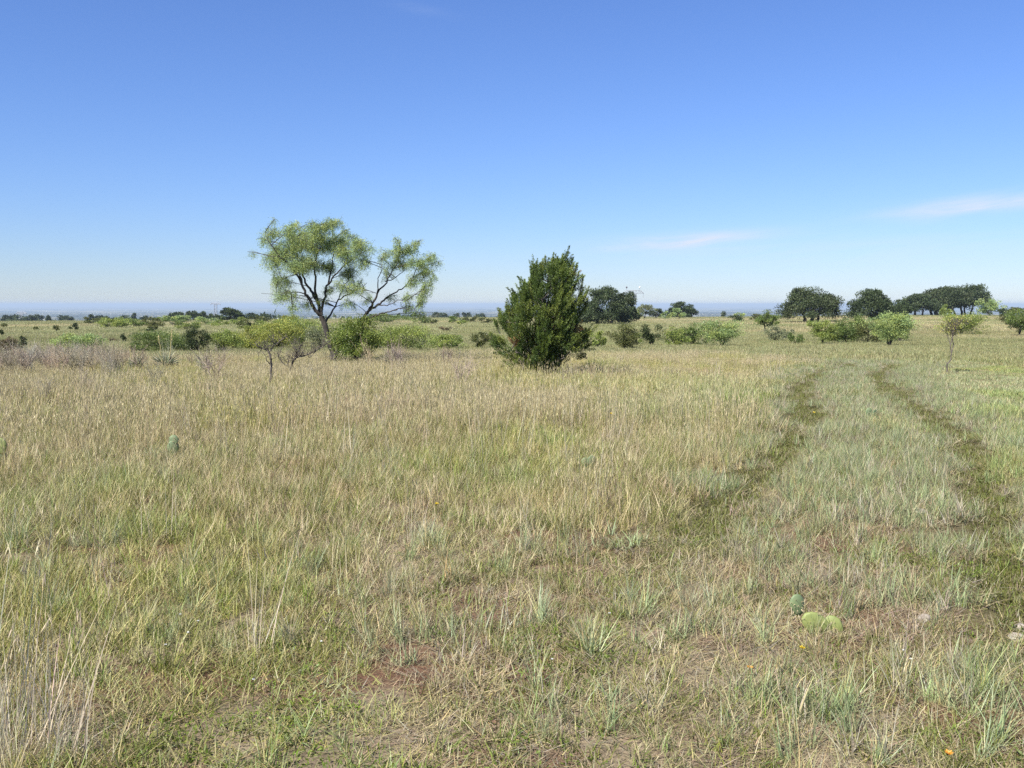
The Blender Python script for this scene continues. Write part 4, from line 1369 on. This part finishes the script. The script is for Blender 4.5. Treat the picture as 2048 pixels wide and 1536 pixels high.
shrub(43, 700, 12, 674, 'dark', 'thin dark upright shrub beside the brown green bush', stem=.05, shape='vase')
shrub(247, 684, 10, 668, 'dark', 'tiny dark shrub alone in the pale left field', stem=.05)
shrub(225, 683, 22, 678, 'brown', 'flat brown scrub patch in the pale left field', shape='dome', stem=.02)
for i, (px, w, top, base, kind, lb) in enumerate((
        (150, 18, 648, 660, 'dark', 'dark round bush in the far left field'), (112, 12, 652, 662, 'olive', 'small olive bush left of the dark round bush'), (8, 12, 648, 655, 'olive', 'small olive bush at the far left edge'),
        (3, 6, 660, 672, 'dark', 'thin dark bush at the very left edge'), (310, 34, 644, 661, 'olive', 'olive bush standing before the far left thickets'), (300, 14, 655, 664, 'dark', 'small dark bush below the olive bush of the far left thickets'),
        (215, 46, 639, 656, 'bright', 'leftmost bright thicket of the far left field'), (240, 54, 636, 655, 'bright', 'tallest bright thicket of the far left field'), (272, 46, 639, 654, 'green', 'green thicket right of the tallest bright one'),
        (345, 46, 639, 651, 'green', 'dark green thicket below the dark skyline row'), (378, 50, 645, 659, 'bright', 'pale bright bush below the dark skyline row'), (300, 40, 636, 652, 'olive', 'olive thicket behind the far left field'),
        (415, 40, 637, 650, 'mesquite', 'pale thicket left of the round dark oak'), (437, 34, 641, 653, 'bright', 'bright thicket at the left foot of the round dark oak'), (480, 36, 636, 650, 'bright', 'bright thicket at the right foot of the round dark oak'),
        (180, 44, 636, 648, 'olive', 'olive thicket on the left field skyline'), (330, 40, 633, 644, 'mesquite', 'pale thicket close under the dark skyline row'), (380, 60, 632, 642, 'mesquite', 'long pale thicket on the slope under the dark skyline row'),
        (72, 8, 655, 660, 'olive', 'speck of olive scrub in the wide left field'), (520, 40, 633, 646, 'olive', 'olive thicket under the small dark skyline tree'))):
    shrub(px, base, w, top, kind, lb, stem=.03, group='far bushes of the left field')

# ---- trees standing down the slope beyond the field edge
for i, (px, y, w, top, kind, lb) in enumerate((
        (20, 620, 60, 632, 'dark', 'dark grey green tree low at the left edge beyond the field'), (55, 640, 40, 633, 'dark', 'second dark tree from the left beyond the field edge'), (97, 560, 18, 633, 'dark', 'small very dark tree beyond the pale left field edge'),
        (75, 700, 40, 632, 'oak', 'hazy tree between the two left dark trees beyond the field'), (130, 650, 44, 633, 'oak', 'hazy tree right of the small very dark tree'), (182, 520, 24, 631, 'dark', 'dark tree at the left end of the long scrub line'),
        (205, 540, 44, 633, 'dark', 'low dark tree in the long scrub line'), (240, 640, 50, 633, 'oak', 'hazy low tree behind the tallest bright thicket'), (268, 720, 14, 628, 'dark', 'lone dark tree against the blue valley on the left'),
        (285, 560, 40, 634, 'oak', 'hazy low tree left of the dark skyline row'), (876, 700, 34, 627, 'dark', 'dark tree beyond the field right of the mesquite'), (888, 720, 24, 628, 'oak', 'hazy tree close right of the dark one beyond the field'),
        (912, 800, 20, 629, 'oak', 'small hazy tree in the gap between mesquite and juniper'), (935, 760, 30, 627, 'dark', 'dark hazy tree in the gap left of the juniper'), (960, 780, 30, 629, 'oak', 'low hazy tree just left of the juniper'))):
    oak(px, y, w, top, lb, ((0, .25),), kind, seed=60 + i, low=.1, group='trees beyond the field edge', depth=1.1, n_mul=.8)


# ------------------------------------------------------------------ bare saplings
def bare_tree(name, label, Y, stem_pts, twigs, base_px, leaves=None, mat=None, min_h=.0, seed=1, twig_n=40, twig_l=.18):
    rng = np.random.default_rng(seed)
    gx = xat(base_px, Y); g = gz(gx, Y)
    root = empty(name, (gx, Y, g)); o = np.array([gx, Y, g])
    def P(px, row, dy=0.0):
        z = zat(row, Y + dy)
        return np.array([xat(px, Y + dy, z), Y + dy, z]) - o
    tb = MB(); sk = []
    for j, (pts, a, b) in enumerate(stem_pts):
        q = np.array([P(*p) for p in pts])
        if j == 0: q = np.concatenate([[[0, 0, -.08]], q])
        q = wiggle(q, 3, .006, rng)
        tb.tube(q, np.linspace(a, b, len(q)), 6)
        sk.append(q if j else q[len(q) // 2:])
    SK = np.concatenate(sk); SK = SK[SK[:, 2] > min_h]
    tw = MB(); tips = []
    for t in range(twig_n):
        s = SK[rng.integers(len(SK))]
        d = rng.normal(0, .6, 3); d[2] = abs(d[2]) + .35
        d = unit(d) * rng.uniform(.5, 1.3) * twig_l
        q = wiggle([s, s + d * .5 + rng.normal(0, .01, 3), s + d], 2, .006, rng)
        tw.tube(q, np.linspace(.0065, .003, len(q)), 3); tips.append(s + d)
        for k in range(3):
            a = q[rng.integers(1, len(q))]; e = a + unit(rng.normal(0, 1, 3) + np.array([0, 0, .5])) * twig_l * .45
            tw.tube(np.array([a, e]), [.004, .002], 3); tips.append(e)
    t = tb.build('trunk', mat or M_DEAD, root, True)
    tag(tw.build('twig', mat or M_DEAD, root), kind='stuff')
    if leaves:
        kind, n, L = leaves
        tips = np.array(tips)
        lp = tips[rng.integers(0, len(tips), n)] + rng.normal(0, .045, (n, 3))
        mb = MB(); mb.leaves(lp, rng.normal(0, 1, (n, 3)) + np.array([0, 0, -.4]), L * rng.uniform(.7, 1.3, n), L * .35, rng, leafcol(kind, n, rng))
        mb.build('foliage', M_LEAF, root)
    tag(root, label, 'tree')
    return root


bare_tree('bare_sapling', 'nearly leafless crooked sapling with a dark forked trunk, nearer of two', 19.0,
          [([(541, 752, 0), (542, 735, 0), (542, 720, 0), (540, 706, 0), (535, 700, 0)], .026, .02), ([(535, 700, 0), (525, 697, 0), (515, 692, -.1), (511, 686, -.1)], .017, .008),
           ([(535, 700, 0), (531, 692, .1), (530, 686, .1)], .013, .007), ([(541, 702, 0), (546, 692, 0), (556, 684, .1), (566, 678, .1), (572, 676, .1)], .016, .007), ([(546, 692, 0), (547, 680, -.1), (547, 672, -.1)], .010, .005),
           ([(540, 728, 0), (533, 722, -.1), (530, 712, -.1)], .009, .004), ([(525, 697, 0), (518, 705, .1), (516, 725, .2)], .006, .003)], None, 541, ('yellow', 130, .030), min_h=.55, seed=3, twig_n=46, twig_l=.14)
bare_tree('bare_sapling', 'leafless grey shrub with a long branch leaning right towards the mesquite', 21.6,
          [([(580, 738, 0), (584, 728, 0), (588, 718, 0), (594, 714, 0)], .028, .022), ([(594, 714, 0), (606, 712, 0), (620, 707, 0), (632, 702, .1), (645, 694, .2), (655, 686, .2)], .02, .008), ([(632, 702, .1), (625, 710, -.1), (618, 716, -.1)], .012, .005),
           ([(588, 718, 0), (594, 706, .1), (598, 696, .1), (606, 688, .1)], .014, .006), ([(580, 738, 0), (576, 728, -.1), (578, 718, -.1)], .012, .006), ([(580, 735, 0), (566, 726, .2), (556, 716, .2)], .010, .005),
           ([(594, 714, 0), (592, 700, -.2), (586, 688, -.2)], .010, .005)], None, 580, ('brown', 300, .03), M_DEAD, min_h=.3, seed=4, twig_n=90, twig_l=.24)
bare_tree('yellow_sapling', 'slender leaning sapling with sparse yellow leaves right of the wheel track', 24.5,
          [([(1894, 738, 0), (1895, 727, 0), (1902, 718, 0), (1903, 705, 0), (1901, 690, 0), (1906, 672, 0)], .020, .010), ([(1895, 727, 0), (1890, 723, .1)], .014, .006), ([(1903, 705, 0), (1907, 690, .1), (1905, 668, .1), (1900, 652, .1)], .014, .006),
           ([(1906, 672, 0), (1912, 655, -.1), (1922, 645, -.1), (1938, 648, -.2)], .010, .004), ([(1901, 690, 0), (1895, 672, .1), (1890, 660, .1)], .010, .004), ([(1906, 672, 0), (1905, 655, .2), (1908, 642, .2)], .010, .004)],
          None, 1894, ('gold', 460, .040), min_h=.85, seed=5, twig_n=70, twig_l=.22)


# ------------------------------------------------------------------ yuccas, cacti, stones, flowers
def yucca(px, Y, label, size, stalks=(), n=70, seed=1, pale=.2):
    rng = np.random.default_rng(seed)
    x = xat(px, Y); g = gz(x, Y)
    root = empty('yucca', (x, Y, g))
    mb = MB()
    u = unit(rng.normal(size=(n, 3)) + np.array([0, 0, .45])); u[:, 2] = np.abs(u[:, 2]) * .9 + .08
    P = np.zeros((n, 3)); P[:, 2] = rng.uniform(.0, .14, n) * size
    c = np.array([.25, .29, .18]) * rng.uniform(.8, 1.2, (n, 1))
    m = rng.uniform(0, 1, n) < pale
    c[m] = np.array([.50, .47, .34]) * rng.uniform(.8, 1.1, (m.sum(), 1))
    mb.leaves(P, u, size * rng.uniform(.42, .62, n), .030, rng, c)
    mb.leaves(P, u, size * rng.uniform(.42, .62, n), .030, rng, c)
    mb.build('foliage', M_LEAF, root)
    for (spx, top) in stalks:
        H = zat(top, Y) - g
        sx = xat(spx, Y, g + H) - x
        sb = MB()
        q = wiggle([[sx * .5, 0, 0], [sx * .8, 0, H * .5], [sx, 0, H]], 3, .008, rng)
        sb.tube(q, np.linspace(.016, .009, len(q)), 5, (.5, .44, .22))
        k = 26
        t = rng.uniform(.72, 1.0, k)
        pp = np.stack([np.interp(t * H, q[:, 2], q[:, 0]), np.zeros(k), t * H], 1)
        sb.leaves(pp, rng.normal(0, 1, (k, 3)), .05, .022, rng, np.array([.46, .40, .20]) * rng.uniform(.7, 1.2, (k, 1)))
        sb.build('flower_stalk', M_LEAF, root)
    tag(root, label, 'yucca')


yucca(330, 26.0, 'grey green yucca with two tall straw coloured flower stalks', .8, ((318, 671), (343, 659)), 110, 2, .4)
yucca(274, 25.8, 'smaller blue green yucca left of the two stalked one, with one stalk', .62, ((259, 692),), 80, 3, .15)
yucca(226, 25.5, 'low faded yucca, leftmost of the three', .5, (), 50, 4, .5)
yucca(128, 26.5, 'tiny pale yucca with a thin stalk in the grey weeds', .5, ((130, 686),), 30, 5, .5)


def pad_mesh(mb, c, w, h, th, tilt, yaw, rng, C=(1, 1, 1)):
    """one flat oval cactus pad; its foot is at c"""
    nu, nv = 14, 7
    V = []
    for j in range(nv):
        ph = -math.pi / 2 + math.pi * j / (nv - 1)
        for i in range(nu):
            th_ = 2 * math.pi * i / nu
            s = math.cos(ph)
            X = s * math.cos(th_) * w / 2; Z = s * math.sin(th_) * h / 2
            Z2 = Z + h / 2
            X *= .72 + .34 * np.clip(Z2 / h, 0, 1)
            V.append((X * (1 + .04 * math.sin(5 * th_)), math.sin(ph) * th / 2, Z2))
    V = np.array(V)
    ct, st = math.cos(tilt), math.sin(tilt)
    R = np.array([[ct, 0, st], [0, 1, 0], [-st, 0, ct]])
    V = V @ R.T
    cy, sy = math.cos(yaw), math.sin(yaw)
    V = V @ np.array([[cy, -sy, 0], [sy, cy, 0], [0, 0, 1]]).T + np.array(c)
    Q = [[j * nu + i, j * nu + (i + 1) % nu, (j + 1) * nu + (i + 1) % nu, (j + 1) * nu + i] for j in range(nv - 1) for i in range(nu)]
    mb.add(V, Q, None, C)
    return V, R


def cactus(label, px, row, pads, seed=1):
    rng = np.random.default_rng(seed)
    x, y = gpt(px, row)
    g = gz(x, y)
    root = empty('prickly_pear', (x, y, g))
    for (dx, dz, w, h, tilt, yaw, mat) in pads:
        mb = MB()
        V, R = pad_mesh(mb, (dx, 0, dz), w, h, .022, tilt, yaw, rng)
        p = mb.build('pad', mat, root, True)
        sp = MB()
        k = 34
        idx = rng.integers(0, len(V), k)
        d = V[idx] - V.mean(0)
        for q, e in zip(V[idx], unit(d * np.array([1, 6, 1]))):
            for a in range(3):
                tip = q + unit(e + rng.normal(0, .35, 3)) * rng.uniform(.010, .022)
                sp.tube(np.array([q, tip]), [.0010, .0004], 3)
        tag(sp.build('spine', M_SPINE, p), kind='stuff')
    tag(root, label, 'cactus')


cactus('prickly pear with a grey green upright pad on a yellow green leaning pad', 1668, 1262,
       [(.0, -.02, .115, .20, -.95, .12, M_PADY), (.035, -.03, .10, .13, -.55, -.2, M_PADY), (-.172, .085, .085, .115, -.22, .2, M_PAD)], 2)
cactus('single grey green prickly pear pad showing above the left meadow grass', 345, 915, [(0, .10, .11, .14, .2, .1, M_PAD), (.02, .0, .13, .18, -.1, .4, M_PAD)], 3)
cactus('pale prickly pear pad at the left edge of the picture', 6, 935, [(0, .13, .14, .17, -.2, .2, M_PADY), (-.03, -.02, .13, .18, .1, .5, M_PAD)], 4)
cactus('small prickly pear between the wheel ruts', 1736, 836, [(0, .0, .11, .15, .1, .1, M_PAD), (.07, .02, .09, .12, .5, .5, M_PAD)], 5)
cactus('small prickly pear hidden in the green grass of the middle meadow', 1180, 935, [(0, .0, .09, .12, .2, .3, M_PAD), (-.03, -.02, .10, .12, -.2, .0, M_PAD)], 6)


def stone(label, px, row, w, h, seed):
    import bmesh
    rng = np.random.default_rng(seed)
    x, y = gpt(px, row)
    bm = bmesh.new()
    bmesh.ops.create_icosphere(bm, subdivisions=3, radius=.5)
    ph = rng.uniform(0, 9, 6)
    pl = unit(rng.normal(size=(9, 3))); dd = rng.uniform(.33, .46, 9)
    for v in bm.verts:
        c = np.array(v.co)
        for n_, d_ in zip(pl, dd):
            t = c @ n_
            if t > d_: c = c - n_ * (t - d_)
        c = c * (1 + .05 * math.sin(9 * c[0] + ph[0]) * math.sin(11 * c[1] + ph[1]))
        v.co = (c[0] * w, c[1] * w * .75, c[2] * h)
    me = bpy.data.meshes.new('stone'); bm.to_mesh(me); bm.free()
    me.materials.append(M_ROCK)
    o = bpy.data.objects.new('stone', me); col.objects.link(o)
    o.location = (x, y, gz(x, y) + h * .16); o.rotation_euler = (0, 0, rng.uniform(0, 6))
    tag(o, label, 'stone')


stone('pale limestone rock near the right foreground cactus', 1850, 1240, .085, .06, 1)
stone('pale flat stone at the right edge of the foreground', 2036, 1262, .10, .06, 2)
stone('grey stone behind the flat one at the right edge', 2042, 1240, .09, .07, 3)
stone('flat pale slab lying in the grass between the wheel ruts', 1835, 1022, .18, .05, 4)


def flower(label, px, row, colr, size, up, seed, group=None):
    rng = np.random.default_rng(seed)
    x, y = gpt(px, row)
    root = empty('wildflower', (x, y, gz(x, y)))
    st = MB(); st.tube(np.array([[0, 0, -.02], [.005, 0, up * .6], [.008, -.006, up]]), [.0022, .0018, .0014], 4, (.14, .18, .05))
    st.build('stem', M_LEAF, root)
    mb = MB(); k = 8
    a = np.arange(k) * 2 * np.pi / k
    D = np.stack([np.cos(a), np.sin(a) - .5, np.full(k, .45)], 1)
    P0 = np.tile([.008, -.006, up], (k, 1))
    mb.leaves(P0, D, size * .46, size * .27, rng, np.array(colr) * rng.uniform(.85, 1.1, (k, 1)))
    mb.leaves(P0, D + rng.normal(0, .2, D.shape), size * .42, size * .27, rng, np.array(colr) * rng.uniform(.85, 1.1, (k, 1)))
    mb.build('petal', M_LEAF, root)
    tag(root, label, 'flower', group)


ORANGE, YEL, WHT = (.70, .34, .04), (.72, .56, .06), (.8, .8, .76)
flower('orange wildflower low in the grass at the lower right', 1495, 1358, ORANGE, .035, .05, 1)
flower('orange wildflower at the bottom edge right of centre', 1890, 1532, ORANGE, .04, .04, 2)
flower('yellow wildflower just below the foreground cactus', 1600, 1318, YEL, .035, .05, 3)
flower('yellow wildflower in the bend of the left wheel rut', 1626, 838, YEL, .05, .16, 4)
flower('yellow wildflower nodding above the middle meadow', 1220, 880, YEL, .045, .32, 5)
flower('yellow wildflower on a long stem in the centre meadow', 872, 1035, YEL, .04, .10, 6)
for i, (px, row) in enumerate(((360, 1275), (375, 1310), (330, 1335), (505, 1415), (395, 1290), (1240, 1200), (1215, 1262), (1800, 1345), (1815, 1350), (1575, 1125), (1100, 1345), (640, 1310))):
    flower('tiny white wildflower dotted in the foreground grass', px, row, WHT, .016, RNG.uniform(.06, .12), 20 + i, 'tiny white wildflowers in the foreground')


# ------------------------------------------------------------------ far away: power line towers, farm sheds, woods
def pylon(label, px, y, top_row, arm, seed, balls=False):
    x = xat(px, y); g = gz(x, y)
    top = zat(top_row, y) - g
    root = empty('transmission_tower', (x, y, g))
    b = .34 * y / 1100
    mb = MB()
    leg_t = top - 5.0
    for sx in (-1, 1):
        for sy in (-1, 1):
            mb.tube(np.array([[sx * 4.2, sy * 3.2, -.5], [sx * 2.6, sy * 1.0, leg_t * .6], [sx * 3.4, sy * .8, leg_t]]), [b] * 3, 4)
        for k in range(7):
            z0, z1 = leg_t * k / 7, leg_t * (k + 1) / 7
            w0 = np.interp(z0, [0, leg_t * .6, leg_t], [4.2, 2.6, 3.4]); w1 = np.interp(z1, [0, leg_t * .6, leg_t], [4.2, 2.6, 3.4])
            mb.tube(np.array([[-sx * w0, -.9, z0], [sx * w1, -.9, z1]]), [b * .6] * 2, 4)
    mb.build('lattice_body', M_STEEL, root)
    am = MB()
    h = arm / 2
    for sy in (-.8, .8):
        am.tube(np.array([[-h, sy, leg_t], [h, sy, leg_t]]), [b] * 2, 4)
        am.tube(np.array([[-h, sy, leg_t], [-h * .62, sy, leg_t + 3.0], [h * .62, sy, leg_t + 3.0], [h, sy, leg_t]]), [b] * 4, 4)
    n = 12
    for k in range(n):
        xa, xb = -h * .8 + 1.6 * h * k / n, -h * .8 + 1.6 * h * (k + 1) / n
        za, zb = (leg_t, leg_t + 2.7) if k % 2 else (leg_t + 2.7, leg_t)
        am.tube(np.array([[xa, -.8, za], [xb, -.8, zb]]), [b * .6] * 2, 4)
    arm_o = am.build('cross_arm', M_STEEL, root)
    for sx in (-.95, 0, .95):
        ins = MB(); ins.tube(np.array([[sx * h, 0, leg_t], [sx * h, 0, leg_t - 5]]), [b * .5] * 2, 5)
        ins.build('insulator', M_STEEL, arm_o)
    if balls:
        import bmesh
        for sx, m in ((-.62, M_DARKBALL), (.62, M_WHITE)):
            pk = MB(); pk.tube(np.array([[sx * h, 0, leg_t + 3], [sx * h, 0, leg_t + 5.6]]), [b * .6] * 2, 4)
            pk.build('peak', M_STEEL, root)
            bm = bmesh.new(); bmesh.ops.create_icosphere(bm, subdivisions=2, radius=1.0)
            bmesh.ops.translate(bm, verts=bm.verts, vec=(sx * h, 0, leg_t + 6.2))
            me = bpy.data.meshes.new('marker_ball'); bm.to_mesh(me); bm.free(); me.materials.append(m)
            o = bpy.data.objects.new('marker_ball', me); col.objects.link(o); o.parent = root
    tag(root, label, 'power tower', 'far transmission towers')


pylon('lattice transmission tower rising behind the ragged oak', 1266, 1050, 577, 23, 1, True)
pylon('faint transmission tower far off left of the mesquite', 431, 2300, 604, 24, 2)
pylon('faint transmission tower far off at the left edge', 42, 2100, 622, 22, 3)


def shed(label, px, y, w, d, h, seed):
    x = xat(px, y); g = gz(x, y)
    root = empty('farm_shed', (x, y, g))
    mb = MB()
    V = [(-w / 2, -d / 2, -2), (w / 2, -d / 2, -2), (w / 2, d / 2, -2), (-w / 2, d / 2, -2), (-w / 2, -d / 2, h), (w / 2, -d / 2, h), (w / 2, d / 2, h), (-w / 2, d / 2, h), (-w / 2, 0, h * 1.3), (w / 2, 0, h * 1.3)]
    mb.add(V, [[0, 1, 5, 4], [1, 2, 6, 5], [2, 3, 7, 6], [3, 0, 4, 7]], [[4, 7, 8], [5, 9, 6]])
    mb.build('wall', M_WHITE, root)
    rb = MB(); e = .5
    rb.add([(-w / 2 - e, -d / 2 - e, h - .1), (w / 2 + e, -d / 2 - e, h - .1), (w / 2 + e, 0, h * 1.3 + .25), (-w / 2 - e, 0, h * 1.3 + .25), (w / 2 + e, d / 2 + e, h - .1), (-w / 2 - e, d / 2 + e, h - .1)], [[0, 1, 2, 3], [3, 2, 4, 5]])
    rb.build('roof', M_ROOF, root)
    tag(root, label, 'shed', 'far pale farm sheds')


shed('long white farm shed far off behind the right mesquite branch', 757, 1500, 22, 10, 7, 1)
shed('white farm shed far off, right of the long one', 783, 1520, 26, 10, 7, 2)
shed('white farm shed far off, rightmost of the row behind the mesquite', 806, 1540, 14, 10, 6, 3)
shed('single white farm building far off left of the mesquite crown', 551, 3200, 12, 12, 12, 4)
shed('low pale farm shed far off beyond the left field', 240, 1700, 30, 12, 5, 5)


def p_wood(mb, r):
    n = 46
    a = unit(r.normal(size=(n, 3))); a[:, 2] = np.abs(a[:, 2])
    P = a * r.uniform(.5, 1, (n, 1)) * np.array([6, 6, 6.5])
    mb.leaves(P, a + r.normal(0, .5, (n, 3)), r.uniform(2.2, 4.2, n), r.uniform(1.6, 2.8, n), r, np.ones(3) * r.uniform(.75, 1.25, (n, 1)))


def far_woods():
    c = proto('far_tree', p_wood, 6)
    x, y = wedge(.0016, 520, 2600, 36)
    k = pick(np.clip(1.25 * sstep(.42, .56, fbm(x / 160, y / 160, 131, 3)) * sstep(500, 760, np.hypot(x, y)), 0, 1))
    x, y = x[k], y[k]
    x2, y2 = wedge(.00045, 2600, 8500, 36)
    k = pick(np.clip(1.2 * sstep(.40, .56, fbm(x2 / 420, y2 / 420, 133, 3)), 0, 1))
    x = np.concatenate([x, x2[k]]); y = np.concatenate([y, y2[k]])
    n = len(x)
    print('far trees', n)
    scatter('far_woodland', 'blue hazy woods spread over the valley to the horizon', x, y, c, RNG.uniform(.5, 1.1, n), jitter(np.array([.075, .095, .05]) + np.zeros((n, 1)), n), .0, 'woods')


far_woods()


# ------------------------------------------------------------------ hazy air
def haze():
    m = bpy.data.materials.new('hazy_air'); m.use_nodes = True
    nt = m.node_tree; nt.nodes.clear()
    pv = nt.nodes.new('ShaderNodeVolumePrincipled')
    pv.inputs['Color'].default_value = (0.53, 0.655, 0.79, 1)
    pv.inputs['Density'].default_value = 0.00011
    out = nt.nodes.new('ShaderNodeOutputMaterial')
    nt.links.new(pv.outputs[0], out.inputs['Volume'])
    h, z0, z1 = 41500.0, -140.0, 22.5
    V = [(-h, -h, z0), (h, -h, z0), (h, h, z0), (-h, h, z0), (-h, -h, z1), (h, -h, z1), (h, h, z1), (-h, h, z1)]
    Fc = [(0, 3, 2, 1), (4, 5, 6, 7), (0, 1, 5, 4), (1, 2, 6, 5), (2, 3, 7, 6), (3, 0, 4, 7)]
    me = bpy.data.meshes.new('haze'); me.from_pydata(V, [], Fc); me.update(); me.materials.append(m)
    o = bpy.data.objects.new('haze', me); col.objects.link(o)
    tag(o, 'pale blue haze veiling the far valley', 'haze', kind='stuff')


haze()
